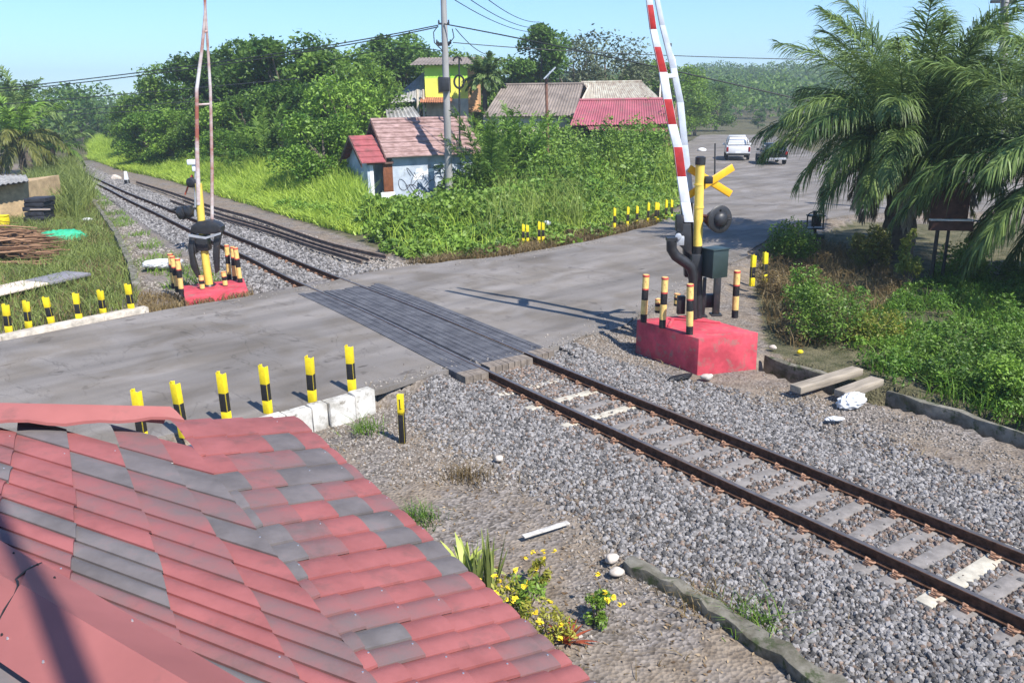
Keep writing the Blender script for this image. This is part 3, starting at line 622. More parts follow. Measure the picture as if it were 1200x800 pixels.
lump('plastic_bag', (1000, 473), -.22, .24, M_BAG, 'puffed white plastic bag lying by the drain timbers', 'plastic bag', 3, (1.1, .7, .55))
lump('plastic_scrap', (978, 492), -.2, .12, M_BAG, 'small flat white scrap on the gravel in front of the white bag', 'litter', 4, (1.3, .6, .3))
lump('plastic_sheet', (187, 312), -.1, .42, M_BAG, 'crumpled white plastic sheet by the far barrier plinth', 'plastic sheet', 5, (1.3, .7, .35))
lump('black_bag', (798, 443), -.2, .22, M_BAG2, 'flat black plastic scrap in front of the pink plinth', 'litter', 6, (1.2, .5, .25))
for k, (x, y, r, lb) in enumerate([(829, 443, .10, 'round pale stone at the foot of the pink plinth'), (716, 657, .085, 'pale cobble at the upper end of the broken ballast edging'), (723, 671, .075, 'smaller cobble touching the upper end of the broken ballast edging'), (584, 538, .07, 'brownish stone alone in the gravel below the track'), (400, 552, .07, 'whitish stone beside the eave of the red roof'), (906, 408, .07, 'yellowish stone on the lip of the drain'), (938, 413, .06, 'yellow painted stone lump beside the drain lip'), (772, 488, .05, 'tiny white stone in the ballast beyond the far rail'), (136, 211, .35, 'pale boulder beside the white post by the far track')]):
    lump('stone', (x, y), -.2, r, M_STN if k not in (6,) else M_YEL, lb, 'stone', 20+k, (1, .85, .7))
bx = MB(); bx.box((0, 0, 0), (.62, .07, .02)); o = bx.build('white_lath', mat('lath_white', (.5, .47, .43), .85, .3, 9), bevel=.004); g = G(640, 620, -.2); o.location = tuple(g); o.rotation_euler = (0, .02, .55); tag(o, 'broken white lath lying on the dirt below the track', 'lath')

# ------------------------------------------------------------------ right barrier on its pink plinth
M_PINK = mat('plinth_pink', (.50, .062, .085), .85, .25, 2.5, bump=.35, grime=((.22, .15, .125), 4.5, .52, .68)); M_IRON = mat('black_iron', (.022, .022, .024), .45, .3, 8, spec=.5, grime=((.10, .06, .04), 7, .58, .74)); M_BOX = mat('cabinet_green', (.028, .045, .043), .4, .2, 3, spec=.5); M_POLE = mat('mast_yellow', (.76, .55, .10), .5, .1, 5, grime=((.28, .13, .05), 5, .60, .70)); M_BRED = mat('boom_red', (.40, .03, .03), .45, .2, 6); M_BWH = mat('boom_white', (.72, .74, .78), .45, .1, 6); M_ORG = mat('cross_amber', (.80, .42, .02), .5, .1, 6); M_GREYS = mat('galvanised', (.45, .46, .48), .45, .15, 8, metal=.4)
c0, c1, c2 = G(744, 412, -.23), G(817, 438, -.23), G(887, 430, -.23); c3 = c0+c2-c1
ZP = P(816, 397, c1[1])[2]
b = MB(); ctr = (c0+c2)/2
def shr(p, k): q = ctr+(p-ctr)*k; return q
b.hexa([(p[0], p[1], -.6) for p in (c0, c1, c2, c3)]+[(*shr(p, .985)[:2], ZP) for p in (c0, c1, c2, c3)])
e1, e2 = (c2-c1), (c0-c1)
def ontop(u, v): return c1*(1-u-v)+c2*u+c0*v
for (ua, va), (ub, vb) in (((.45, .88), (.93, .5)), ((.1, .55), (.5, .86))):
    a, q = ontop(ua, va), ontop(ub, vb); dd = (q-a)/np.linalg.norm(q-a); nn2 = np.array([-dd[1], dd[0], 0])*.03
    b.hexa([(*(w)[:2], ZP-.01) for w in (a-nn2, q-nn2, q+nn2, a+nn2)]+[(*(w)[:2], ZP+.035) for w in (a-nn2, q-nn2, q+nn2, a+nn2)])
plinth = tag(b.build('barrier_plinth', M_PINK, bevel=.018), 'big pink painted concrete plinth under the red and white barrier', 'plinth')
ppb = proto_post(pipe_bollard(.78), 'pipe_bollard', [M_CRM, M_BLK, M_REDR], .78)
for k, (bp_, tp, lb) in enumerate([((754, 377), (756, 322), 'cream and black pipe bollard leftmost on the pink plinth'), ((776, 384), (777.5, 325), 'cream and black pipe bollard second from the left on the pink plinth'), ((808, 391.5), (809, 333), 'cream and black pipe bollard with red rim nearest the front corner of the pink plinth'), ((861, 372), (863.5, 317), 'cream and black pipe bollard at the right end of the pink plinth')]):
    row_post(ppb, bp_, tp, ZP, lb, 'pipe bollards on the pink plinth', first=k == 0)
for k, (x, y, tp, lb) in enumerate([(771, 366, 350, 'short dark bollard stub at the back of the pink plinth behind the second pipe bollard'), (793, 358, 344, 'short dark bollard stub at the back edge of the pink plinth')]):
    row_post(ppb, (x, y), (x, tp), ZP, lb, 'bollard stubs at the back of the pink plinth')
YB = G(818, 372, ZP)[1]
sig = empty('crossing_signal', G(818, 372, ZP), 'yellow mast with amber crossbuck and round black bell lamp beside the raised barrier', 'crossing signal'); SG = np.array(sig.location)
def S(px, py, dy=0.0): return P(px, py, YB+dy)
b = MB(); b.cyl(SG, S(817.5, 288), .085, .085, 20, 1); b.cyl(S(817.5, 289), S(820.5, 192), .083, .083, 20, 0)
for y in (243, 216): b.cyl(S(819, y+1), S(819, y-1), .092, .092, 20, 0)
b.build('mast', [M_POLE, M_IRON], sig, off=SG)
b = MB(); b.lathe([(.095, 0), (.095, .13), (.06, .15)], S(820.5, 193), 20); b.build('mast_cap', M_IRON, sig, off=SG)
b = MB(); q = S(830, 211); b.box(q, (.14, .16, .13)); b.build('cross_bracket', M_IRON, sig, off=SG, bevel=.01)
cx = S(835, 213, .16)
for ang in (.50, -.52):
    b = MB(); R = Matrix.Rotation(.25, 3, 'Z') @ Matrix.Rotation(-ang, 3, 'Y')
    for lx, m in ((0, 0),):
        b.box((0, 0, 0), (1.02, .035, .125), 0); b.box((0, .012, 0), (1.035, .014, .14), 1)
    b.V = [tuple(R @ Vector(v)+Vector(cx)+Vector((-.02, .05 if ang > 0 else .09, 0))) for v in b.V]
    b.build('crossbuck_arm', [M_ORG, M_BWH], sig, off=SG, bevel=.006)
b = MB(); hb = S(844, 257, -.12); ax = np.array([.35, -.93, .05])
b.lathe([(.06, -.24), (.15, -.17), (.25, -.03), (.258, 0), (.235, .014), (.15, .014), (.135, .06), (.085, .10), (.02, .11)], hb, 28, axis=ax)
for a in np.linspace(0, 6.28, 5)[:4]:
    b.cyl(hb+np.array([0, 0, 0]), hb+np.array([.19*math.cos(a), -.03, .19*math.sin(a)]), .012, .012, 6)
b.build('warning_bell', M_IRON, sig, off=SG, smooth=40)
b = MB(); b.cyl(S(819, 252), hb+np.array([-.05, .15, 0]), .035, .035, 10); b.cyl(S(828, 253, .02), S(838, 262, .0), .11, .14, 16); b.build('bell_arm', mat('lamp_dark_red', (.06, .018, .016), .5, .3, 8), sig, off=SG)
bar = empty('crossing_barrier', S(812, 375, .0), 'raised red and white double boom barrier with black machine stand on the pink plinth', 'barrier'); BA = np.array(bar.location)
def boom(pts, ws, thick, dy, name, mats, stripes):
    bb = MB(); n = len(pts); cum = 0
    for k in range(n-1):
        a, c = P(*pts[k], YB+dy), P(*pts[k+1], YB+dy); w0, w1 = ws[k], ws[k+1]; m = stripes[k]
        q = [a+np.array([sx*w0/2, sy*thick/2, 0]) for sx, sy in ((-1, -1), (1, -1), (1, 1), (-1, 1))]+[c+np.array([sx*w1/2, sy*thick/2, 0]) for sx, sy in ((-1, -1), (1, -1), (1, 1), (-1, 1))]
        bb.hexa(q, m)
    return bb.build(name, mats, bar, off=BA, bevel=.004)
boom([(807, 260), (803, 237), (798.5, 207), (794, 172), (787.5, 146), (782, 116), (777, 85), (770, 55), (765.5, 35), (761.5, 6), (757, -25), (753, -55), (749, -85)], [.17, .17, .165, .16, .155, .15, .14, .12, .11, .105, .10, .10, .10], .09, -.15, 'boom', [M_BWH, M_BRED], [0, 0, 1, 0, 1, 0, 1, 0, 1, 0, 1, 0])
boom([(809, 238), (806, 205), (802, 170), (797, 120), (789, 80), (776, 30), (768, -10), (757, -70)], [.13, .125, .12, .12, .11, .09, .08, .07], .08, .25, 'rear_boom', [mat('boom_grey', (.50, .54, .60), .5, .12, 4), M_BRED], [0]*7)
b = MB(); b.tube([S(812, 236, .3), S(809, 205, .3), S(803.5, 165, .3), S(797, 110, .3), S(790, 70, .3), S(783, 53, .3), S(771, 0, .3)], .022, 8); b.build('stay_tube', M_BWH, bar, off=BA)
b = MB(); a, c = S(776, 89, -.15), S(790, 90, .28); b.box((a+c)/2, (.22, .5, .07)); b.build('boom_brace', M_BWH, bar, off=BA, bevel=.006)
b = MB(); b.box(S(783.5, 53, .3), (.10, .08, .06)); b.box(S(807, 196, .28), (.08, .1, .08)); b.build('boom_clamp', M_IRON, bar, off=BA, bevel=.008)
b = MB(); b.slab([S(799, 262, -.2), S(810, 262, -.2), S(811, 300, -.2), S(796, 288, -.2), S(792, 276, -.2)], (0, .1, 0)); b.slab([S(799, 238, .15), S(812, 238, .15), S(813, 325, .15), S(803, 325, .15)], (0, .16, 0)); b.box(S(796, 261, -.15), (.13, .14, .30))
b.build('boom_holder', M_IRON, bar, off=BA, bevel=.01)
b = MB(); b.box(S(797, 282, -.28), (.14, .08, .17)); b.cyl(S(795, 277, -.36), S(795, 277, -.2), .06, .06, 14); b.build('hinge_casting', M_GREYS, bar, off=BA, bevel=.01)
b = MB()
arm = [(787, 281), (787, 292), (792, 300), (801, 306), (809, 312), (812, 322), (812, 345), (813, 375)]
b.tube([S(x, y, -.36+.02*i) for i, (x, y) in enumerate(arm)], [.095, .098, .098, .1, .098, .085, .078, .07], 12); b.box(S(787, 280, -.36), (.19, .17, .06)); b.build('crank_arm', M_IRON, bar, off=BA)
b = MB(); b.hexa([P(812, 330, YB-.1)+np.array(v) for v in ((-.04, 0, 0), (.16, 0, 0), (.16, .3, 0), (-.04, .3, 0), (-.04, 0, .52), (.16, 0, .52), (.16, .3, .52), (-.04, .3, .52))]); b.build('machine_head', M_IRON, bar, off=BA, bevel=.012)
b = MB(); q = P(837.5, 308, YB-.12); b.box(q, (.36, .34, .52), rz=.45); b.box(q+np.array([0, 0, .275]), (.40, .38, .025), rz=.45); R_ = Matrix.Rotation(.45, 3, 'Z'); b.box(q+np.array(R_ @ Vector((.186, 0, 0))), (.02, .28, .44), rz=.45); b.build('control_cabinet', M_BOX, bar, off=BA, bevel=.012)
b = MB(); b.box(q+np.array(R_ @ Vector((.2, -.1, 0))), (.02, .02, .09), rz=.45); b.build('cabinet_handle', M_GREYS, bar, off=BA, bevel=.004)
for xx, dx in ((815, .1), (841, .12), (826, .06)):
    b = MB(); t_ = P(xx, 325, YB+(.05 if xx != 841 else .15)); b.box((t_[0], t_[1], (t_[2]+ZP)/2), (dx, dx, t_[2]-ZP)); b.box((t_[0], t_[1], ZP+.02), (dx+.09, dx+.09, .035)); b.build('stand_leg', M_IRON, bar, off=BA, bevel=.006)
for q_, z_ in ((S(798, 357, .25), (.15, .12, .36)), (S(832, 352, .3), (.24, .14, .26))):
    b = MB(); b.box(q_, z_); b.build('counterweight', M_IRON, bar, off=BA, bevel=.01)

# ------------------------------------------------------------------ left barrier on its low pink plinth
YL = G(245, 338, -.02)[1]
def SL(px, py, dy=0.0): return P(px, py, YL+dy)
lp = [G(*p, -.02)[:2] for p in [(217, 353), (291, 343), (286, 329), (214, 338)]]
b = MB(); b.prism(lp, -.3, .05); tag(b.build('low_plinth', M_PINK, bevel=.015), 'low pink concrete plinth under the far rusty barrier', 'plinth')
for k, (x, yb, yt, lb) in enumerate([(204, 338, 297, 'cream and black pipe bollard, leftmost of the left trio by the far barrier'), (208.5, 342, 300, 'cream and black pipe bollard, middle of the left trio by the far barrier'), (213, 345, 303, 'cream and black pipe bollard, rightmost of the left trio by the far barrier'), (269, 328, 287, 'cream and black pipe bollard, leftmost of the right trio by the far barrier'), (275.5, 330, 289, 'cream and black pipe bollard, middle of the right trio by the far barrier'), (282, 333, 290, 'cream and black pipe bollard, rightmost of the right trio by the far barrier'), (237.5, 341, 323, 'stubby bollard just left of the foot of the far yellow mast'), (264.5, 337, 318, 'stubby bollard just right of the foot of the far yellow mast')]):
    row_post(ppb, (x, yb), (x, yt), -.0, lb, 'pipe bollards around the far barrier'); bpy.context.scene.objects[-1] if False else None
lb_ = empty('crossing_barrier', SL(245, 338), 'rusty twin pole barrier raised high on a leaning yellow mast by the left verge', 'barrier'); LB = np.array(lb_.location)
M_RUSTW = mat('boom_rusted', (.62, .60, .58), .7, 0, 1.7, col2=(.30, .10, .07), detail=4, stretch=(.6, .6, 1)); 
b = MB(); b.tube([SL(246, 339), SL(241, 305), SL(237, 270), SL(234.5, 240), SL(232.5, 215)], [.10, .10, .095, .09, .085], 14); b.build('mast', M_POLE, lb_, off=LB)
b = MB(); b.lathe([(.17, 0), (.15, .1), (.11, .16)], SL(246, 340)-np.array([0, 0, 0]), 14); b.build('mast_foot', M_IRON, lb_, off=LB)
b = MB(); b.tube([SL(233, 240, -.05), SL(231, 180, -.05), SL(230.5, 105, -.05), SL(237, 55, -.05), SL(240.5, 15, -.05), SL(239.5, -30, -.05)], [.058, .05, .042, .038, .034, .03], 10); b.build('boom_pole', M_RUSTW, lb_, off=LB)
b = MB(); b.tube([SL(248.5, 262, .1), SL(248.5, 200, .1), SL(246.5, 105, .1), SL(242, 30, .0), SL(240.5, 5, -.04)], [.042, .04, .035, .03, .026], 10); b.build('boom_pole', M_RUSTW, lb_, off=LB)
b = MB(); b.cyl(SL(230.5, 123, -.05), SL(247, 122, .1), .025, .025, 8); b.cyl(SL(238, 38, -.05), SL(243, 37, 0), .025, .025, 8); b.build('cross_tie', M_RUSTW, lb_, off=LB)
b = MB(); prof = [(222, 272), (224, 265), (231, 260), (243, 258.5), (253, 261.5), (259, 266), (258, 273), (240, 275)]; b.slab([SL(x, y, -.22) for x, y in prof], (0, .34, 0)); b.build('weight_box', M_IRON, lb_, off=LB, bevel=.02)
b = MB(); b.slab([SL(x, y, -.3) for x, y in [(220.5, 274), (241, 277.5), (259, 272), (259, 274.5), (241, 280), (221, 277)]], (0, -.03, 0)); b.build('weight_rim', M_GREYS, lb_, off=LB)
for pr in ([(222, 274), (226, 275), (227, 300), (234, 325), (231, 326), (223, 312), (220, 290)], [(253, 270), (260, 268), (256, 290), (256, 318), (252, 321), (249, 300), (250, 280)]):
    b = MB(); b.slab([SL(x, y, -.2) for x, y in pr], (0, .12, 0)); b.build('counterweight_arm', M_IRON, lb_, off=LB, bevel=.012)
b = MB(); b.box(SL(237, 284, .0), (.36, .3, .40)); b.box(SL(229, 285, -.1), (.05, .2, .5)); b.build('machine_case', M_IRON, lb_, off=LB, bevel=.02)
b = MB()
for x, y in ((209, 246), (217, 244)): b.lathe([(.05, -.14), (.14, -.02), (.15, .04), (.05, .10)], SL(x+3, y+4, -.2), 16, axis=(-.6, -.8, 0))
b.cyl(SL(201, 246, -.1), SL(235, 244, 0), .03, .03, 8); b.slab([SL(x, y, -.15) for x, y in [(204, 243), (224, 241), (226, 254), (214, 258)]], (0, .1, 0)); b.build('horn_speaker', M_IRON, lb_, off=LB, smooth=40)
sg2 = empty('track_signal', P(226, 232, YL+6), 'small white headed lineside signal lamp on a thin post beside the far barrier', 'signal lamp'); s2 = np.array(sg2.location)
b = MB(); b.cyl(s2+np.array([0, 0, -.6]), P(229, 192, YL+6), .03, .03, 8); b.build('post', M_GREYS, sg2, off=s2)
b = MB(); b.box(P(226, 190, YL+6), (.30, .25, .16)); b.box(P(228, 197, YL+6), (.12, .16, .2)); b.build('lamp_head', M_BWH, sg2, off=s2, bevel=.02)
b = MB(); b.lathe([(.10, -.12), (.17, 0), (.15, .1), (.04, .14)], P(225, 214, YL+5.9), 14, axis=(-.4, -.9, 0)); b.build('lamp', M_IRON, sg2, off=s2)
b = MB(); b.cyl(P(225, 205, YL+6.05), P(217, 228, YL+6.05), .03, .03, 6); b.cyl(P(225, 205, YL+6.1), P(231, 228, YL+6.1), .03, .03, 6); b.build('bracket', mat('red_oxide', (.45, .10, .05), .7, .2, 5), sg2, off=s2)

# ------------------------------------------------------------------ foliage builders
def leafquads(Pn, L, w, up=.35, droop=0.0, rng=RNG):
    n = len(Pn); nrm = rng.normal(size=(n, 3)); nrm[:, 2] = np.abs(nrm[:, 2])+up; nrm /= np.linalg.norm(nrm, axis=1)[:, None]
    t = rng.normal(size=(n, 3)); t[:, 2] -= droop; t -= nrm*(t*nrm).sum(1)[:, None]; t /= np.linalg.norm(t, axis=1)[:, None]; bt = np.cross(nrm, t)
    l = (L*(.6+.8*rng.random(n)))[:, None]; ww = l*w
    V = np.stack([Pn-t*l*.5, Pn+bt*ww*.5-t*l*.05, Pn+t*l*.5, Pn-bt*ww*.5-t*l*.05], 1).reshape(-1, 3)
    return V, np.arange(4*n).reshape(n, 4)
def dome_pts(c, r, n, rng=RNG, shell=.55, flat=-.5):
    d = rng.normal(size=(n, 3)); d /= np.linalg.norm(d, axis=1)[:, None]; d[:, 2] = np.where(d[:, 2] < flat, -d[:, 2], d[:, 2])
    return c+d*r*(shell+(1-shell)*rng.random(n)[:, None]**.5)
class Soup:
    def __init__(s): s.V = []; s.F = []; s.n = 0
    def add(s, V, F): s.V.append(V); s.F.append(F+s.n); s.n += len(V)
    def build(s, name, m, parent=None, smooth=False): return npmesh(name, np.concatenate(s.V), np.concatenate(s.F), m, parent, smooth=smooth)
def blades(p, h0, h1, w, lean=.35, rng=RNG, z=None):
    n = len(p); h = h0+(h1-h0)*rng.random(n); a = rng.random(n)*6.28; z = gz(p)-.02 if z is None else z
    base = np.c_[p, z]; side = np.c_[np.cos(a), np.sin(a), np.zeros(n)]*w/2; ln = rng.normal(size=(n, 2))*lean
    mid = base+np.c_[ln*h[:, None]*.35, h*.6]; tip = base+np.c_[ln*h[:, None]*(1.0+.4*rng.random(n))[:, None], h*(.85+.2*rng.random(n))]
    V = np.stack([base-side, base+side, mid+side*.85, mid-side*.85, tip+side*.12, tip-side*.12], 1).reshape(-1, 3); k = np.arange(n)[:, None]*6
    return V, np.concatenate([k+np.array([[0, 1, 2, 3]]), k+np.array([[3, 2, 4, 5]])])
L_DARK = leafmat('leaf_dark', (.03, .078, .014), (.14, .25, .042), trans=.42); L_MID = leafmat('leaf_mid', (.042, .105, .015), (.20, .32, .05), trans=.42); L_BRT = leafmat('leaf_bright', (.055, .14, .014), (.235, .38, .05), clump=.5); L_GREY = leafmat('leaf_greyish', (.05, .065, .03), (.15, .18, .085))
L_GRASS = leafmat('grass_blade', (.15, .26, .025), (.42, .55, .08), trans=.35, clump=.25); L_WEED = leafmat('weed_leaf', (.05, .12, .016), (.22, .34, .05), clump=.7); L_DRY = leafmat('dry_weed', (.13, .09, .04), (.30, .22, .10), clump=.6); L_YEL = leafmat('yellow_leaf', (.14, .16, .025), (.38, .36, .05), clump=.8)
L_PALM = leafmat('palm_leaflet', (.042, .088, .022), (.225, .315, .09), trans=.33, rough=.48, clump=.5); L_PALMY = leafmat('palm_yellowing', (.06, .08, .015), (.22, .22, .05), clump=.6); L_DEADP = leafmat('palm_dead', (.15, .11, .07), (.42, .33, .22), trans=.15, clump=.6)
M_BARK = mat('bark', (.16, .13, .10), .95, .35, 4, bump=.5); M_BARKG = mat('palm_bark', (.12, .095, .07), .95, .4, 6, bump=.7)
def tree_proto(name, h, w, nclump, nleaf, leaf, m, seed, low=.15, clr=(.16, .26), wl=.5):
    rng = np.random.default_rng(seed); root = empty(name, (0, 0, 0), '', ''); tb = MB(); cs = Soup()
    tb.tube([(0, 0, -.3), (w*.01, 0, h*.2), (w*.03, w*.02, h*.5), (0, w*.03, h*.85)], [h*.03, h*.024, h*.016, h*.005], 8)
    for k in range(nclump):
        z = low+(1-low)*rng.random()**.8; zz = (z-low)/(1-low); R_ = w/2*(.35+.65*math.sin(math.pi*min(1, .18+.72*zz)))*.82
        a = rng.random()*6.28+k*2.4; q = R_*(.35+.65*rng.random()**.5); c = np.array([math.cos(a)*q, math.sin(a)*q, h*(low+(.93-low)*zz)]); r = w*(clr[0]+(clr[1]-clr[0])*rng.random())
        rr_ = np.array([r, r, r*.72]); Pn = dome_pts(c, rr_, nleaf//nclump, rng, .45, -.75); Pn += rng.normal(size=Pn.shape)*r*.13
        V, F = leafquads(Pn, leaf, wl, .45, .25, rng); cs.add(V, F)
        if k % 2 == 0:
            s0 = np.array([w*.02, w*.015, h*(.2+.4*zz*.7)]); tb.tube([s0, s0*.4+c*.6+np.array([0, 0, -.05*h]), c], [h*.011, h*.007, h*.003], 6)
    tb.build('trunk', M_BARK, root); o = cs.build('crown', m, root); root['H0'] = h; return root
TP = {'broad': tree_proto('broadleaf_tree', 9, 7.5, 30, 8500, .34, L_MID, 3, clr=(.10, .22)), 'dark': tree_proto('dark_tree', 10, 7, 26, 8500, .36, L_DARK, 4, low=.12, clr=(.11, .22)), 'tall': tree_proto('tall_tree', 12, 6.5, 22, 8000, .36, L_DARK, 5, low=.3, clr=(.14, .22)), 'bushy': tree_proto('bushy_tree', 6, 6, 24, 11000, .24, L_BRT, 6, low=.05), 'airy': tree_proto('airy_tree', 9, 9, 24, 5200, .30, L_GREY, 8, low=.3, clr=(.1, .19)), 'lush': tree_proto('lush_tree', 8, 8, 32, 9000, .32, L_BRT, 9, low=.08, clr=(.09, .2))}
used = set()
def tree(kind, px, Y, top, label, group, wk=1.0, rz=None):
    pr = TP[kind]; o = pr if kind not in used else copy_tree(pr); used.add(kind)
    g = P(px, 200, Y); z0 = float(gz(g[:2])[0]); H = P(px, top, Y)[2]-z0; k = H/pr['H0']
    o.location = (g[0], g[1], z0); o.scale = (k*wk, k*wk, k); o.rotation_euler.z = random.uniform(0, 6.28) if rz is None else rz
    if 'H0' in o and o is not pr: del o['H0']
    return tag(o, label, 'tree', group)
gW = 'trees of the wood behind the tall grass'
lbT = {'broad': 'mid green broadleaf tree in the wood behind the tall grass', 'dark': 'dark green rounded tree in the wood behind the tall grass', 'tall': 'tall dark tree standing above the wood behind the tall grass', 'lush': 'bright leafy tree at the front of the wood behind the tall grass'}
for kind, px, Y, top, wk in [('broad', 168, 76, 112, 1.0), ('dark', 192, 74, 92, 1.0), ('broad', 216, 72, 80, 1.05), ('dark', 243, 70, 66, 1.1), ('tall', 268, 70, 56, 1.2), ('tall', 296, 68, 44, 1.2), ('broad', 322, 66, 52, 1.1), ('broad', 350, 62, 46, 1.1), ('dark', 378, 63, 58, 1.1), ('broad', 405, 60, 62, 1.1), ('broad', 432, 58, 80, 1.0), ('tall', 452, 78, 48, 1.1), ('tall', 473, 74, 36, 1.25), ('dark', 496, 82, 54, 1.1), ('broad', 518, 86, 62, 1.1), ('broad', 540, 90, 70, 1.1),
        ('lush', 180, 67, 132, 1.2), ('lush', 212, 65, 128, 1.2), ('broad', 243, 63, 118, 1.1), ('lush', 272, 62, 122, 1.2), ('broad', 300, 60, 112, 1.1), ('lush', 352, 60, 96, 1.1), ('broad', 330, 57, 104, 1.1), ('broad', 385, 55, 100, 1.0), ('lush', 410, 52, 92, 1.0), ('lush', 300, 55, 150, 1.2), ('lush', 265, 58, 152, 1.2), ('broad', 340, 52, 152, 1.2), ('broad', 205, 64, 150, 1.2)]:
    tree(kind, px, Y, top, lbT[kind], gW, wk)
tree('bushy', 378, 43, 133, 'rounded bright green bushy tree just left of the small blue hut', None, 1.05)
gB = 'dark trees closing the far end of the railway'
for px, Y, top in [(62, 112, 142), (84, 120, 138), (104, 124, 134), (126, 120, 136), (147, 104, 128), (112, 98, 152), (138, 92, 146), (92, 108, 150), (70, 98, 158), (40, 92, 140), (15, 90, 146), (-20, 88, 140), (160, 88, 125)]:
    tree('dark', px, Y, top, 'dark tree in the clump closing off the far end of the railway', gB, 1.25)
gR = 'trees behind the roofs on the right'
tree('tall', 636, 74, 24, 'tall ragged dark tree rising highest behind the grey roof', None, 1.0)
tree('airy', 668, 80, 52, 'airy grey green tree beside the tall ragged tree behind the roofs', None, 1.0); tree('airy', 704, 84, 46, 'wide airy grey green tree behind the pale corrugated roof', None, 1.1)
for px, Y, top in [(600, 76, 72), (618, 80, 74), (740, 92, 78), (764, 90, 74), (788, 96, 80), (812, 112, 96), (836, 128, 100), (560, 84, 74)]:
    tree('broad', px, Y, top, 'green tree in the row behind the roofs beyond the bushes', gR, 1.2)
for px, Y, top in [(885, 138, 132), (918, 132, 128), (950, 124, 122), (1000, 112, 118), (1050, 100, 116), (1100, 92, 110), (1150, 86, 106), (1200, 80, 100), (1245, 74, 96), (1120, 70, 150), (1180, 64, 140), (1235, 60, 132)]:
    tree('dark', px, Y, top, 'dark tree seen between the fronds of the big palm', 'dark trees behind the big palm', 1.3)
# hillside forest (reads as one mass)
s_ = Soup(); hp = scatter([(-120, 170), (-100, 520), (420, 520), (420, 170), (110, 150), (30, 160)], 2600); hz_ = gz(hp)
for p_, z_ in zip(hp, hz_):
    r = RNG.uniform(3, 6); V, F = leafquads(dome_pts(np.array([p_[0], p_[1], z_+r*.5]), np.array([r, r, r*1.0]), 170, flat=-.2), .85, .6, .4); s_.add(V, F)
tag(s_.build('hillside_forest', L_MID), kind='stuff')

s_ = Soup(); hp = np.concatenate([scatter([(-150, 40), (-70, 60), (-48, 90), (-70, 150), (-150, 150)], 260), scatter([(60, 40), (140, 30), (150, 120), (70, 110), (48, 75)], 200)])
for p_ in hp:
    r = RNG.uniform(2, 4); V, F = leafquads(dome_pts(np.array([p_[0], p_[1], r*RNG.uniform(.5, 1.6)]), np.array([r, r, r]), 260, flat=-.6), .6, .6, .4); s_.add(V, F)
tag(s_.build('far_wood', L_MID), kind='stuff')
DL = [g2(*p, -.15) for p in [(158, 330), (150, 298), (118, 246), (96, 212), (112, 222), (190, 285), (285, 338), (215, 335), (200, 345)]]
q = scatter(DL, 5000); q = q[vnoise(q[:, 0]*.8+3, q[:, 1]*.8) > .52]; s_ = Soup(); V, F = blades(q, .05, .28, .022, .6); s_.add(V, F); tag(s_.build('trackside_grass', L_WEED), kind='stuff')
q = scatter(DL, 9000); stones('trackside_gravel', q[vnoise(q[:, 0]*1.1, q[:, 1]*1.1) > .35], .015, .045, M_GRV)
q = scatter([g2(*p, -.15) for p in [(200, 225), (250, 240), (345, 268), (465, 303), (500, 310), (430, 320), (340, 285), (240, 248)]], 9000); q = q[~inpoly(q, ROAD)]; stones('siding_gravel', q, .02, .05, M_GRV)
# tall grass field and verges, weeds
FIELD = [g2(*p, -.25) for p in [(103, 187), (140, 199), (200, 212), (250, 228), (300, 243), (345, 257), (420, 277), (445, 262), (405, 226), (330, 196), (200, 176), (120, 173)]]
p = scatter(FIELD, 95000); dn = polydist(p, np.array(FIELD[:7])); hh = .45+1.25*smooth(.2, 4.5, dn)*(.75+.5*vnoise(p[:, 0]*.25, p[:, 1]*.25))
s_ = Soup(); V, F = blades(p, .75, 1.1, .055, .28); V = V.reshape(-1, 6, 3); b0 = V[:, :1, 2:3]; V[:, :, 2:3] = b0+(V[:, :, 2:3]-b0)*hh[:, None, None]; s_.add(V.reshape(-1, 3), F); tag(s_.build('tall_grass_field', L_GRASS), kind='stuff')
VERGE = [g2(*p, -.25) for p in [(-60, 260), (30, 228), (40, 205), (86, 200), (118, 245), (150, 300), (163, 345), (160, 362), (60, 380), (-80, 408)]]
p = scatter(VERGE, 42000); p = p[vnoise(p[:, 0]*.7, p[:, 1]*.7)+.5*RNG.random(len(p)) > .45]; hh = vnoise(p[:, 0]*.5, p[:, 1]*.5)
s_ = Soup(); V, F = blades(p, .12, .45, .025, .5); s_.add(V, F)
q = scatter([g2(*p, -.25) for p in [(30, 232), (48, 206), (88, 200), (112, 236), (90, 262), (62, 250)]], 9000); V, F = blades(q, .6, 1.5, .045, .3); s_.add(V, F); tag(s_.build('verge_grass', leafmat('verge_blade', (.07, .105, .025), (.24, .29, .075), clump=.9)), kind='stuff')
q = scatter(VERGE, 13000); q = q[vnoise(q[:, 0]*.9+7, q[:, 1]*.9) > .45]; s_ = Soup(); V, F = blades(q, .1, .42, .022, .6); s_.add(V, F)
q = scatter([g2(*p, -.1) for p in [(160, 340), (300, 345), (290, 352), (215, 360), (165, 368)]], 1500); V, F = blades(q, .05, .22, .02, .6, z=gz(q)); s_.add(V, F); tag(s_.build('dry_verge_grass', L_DRY), kind='stuff')
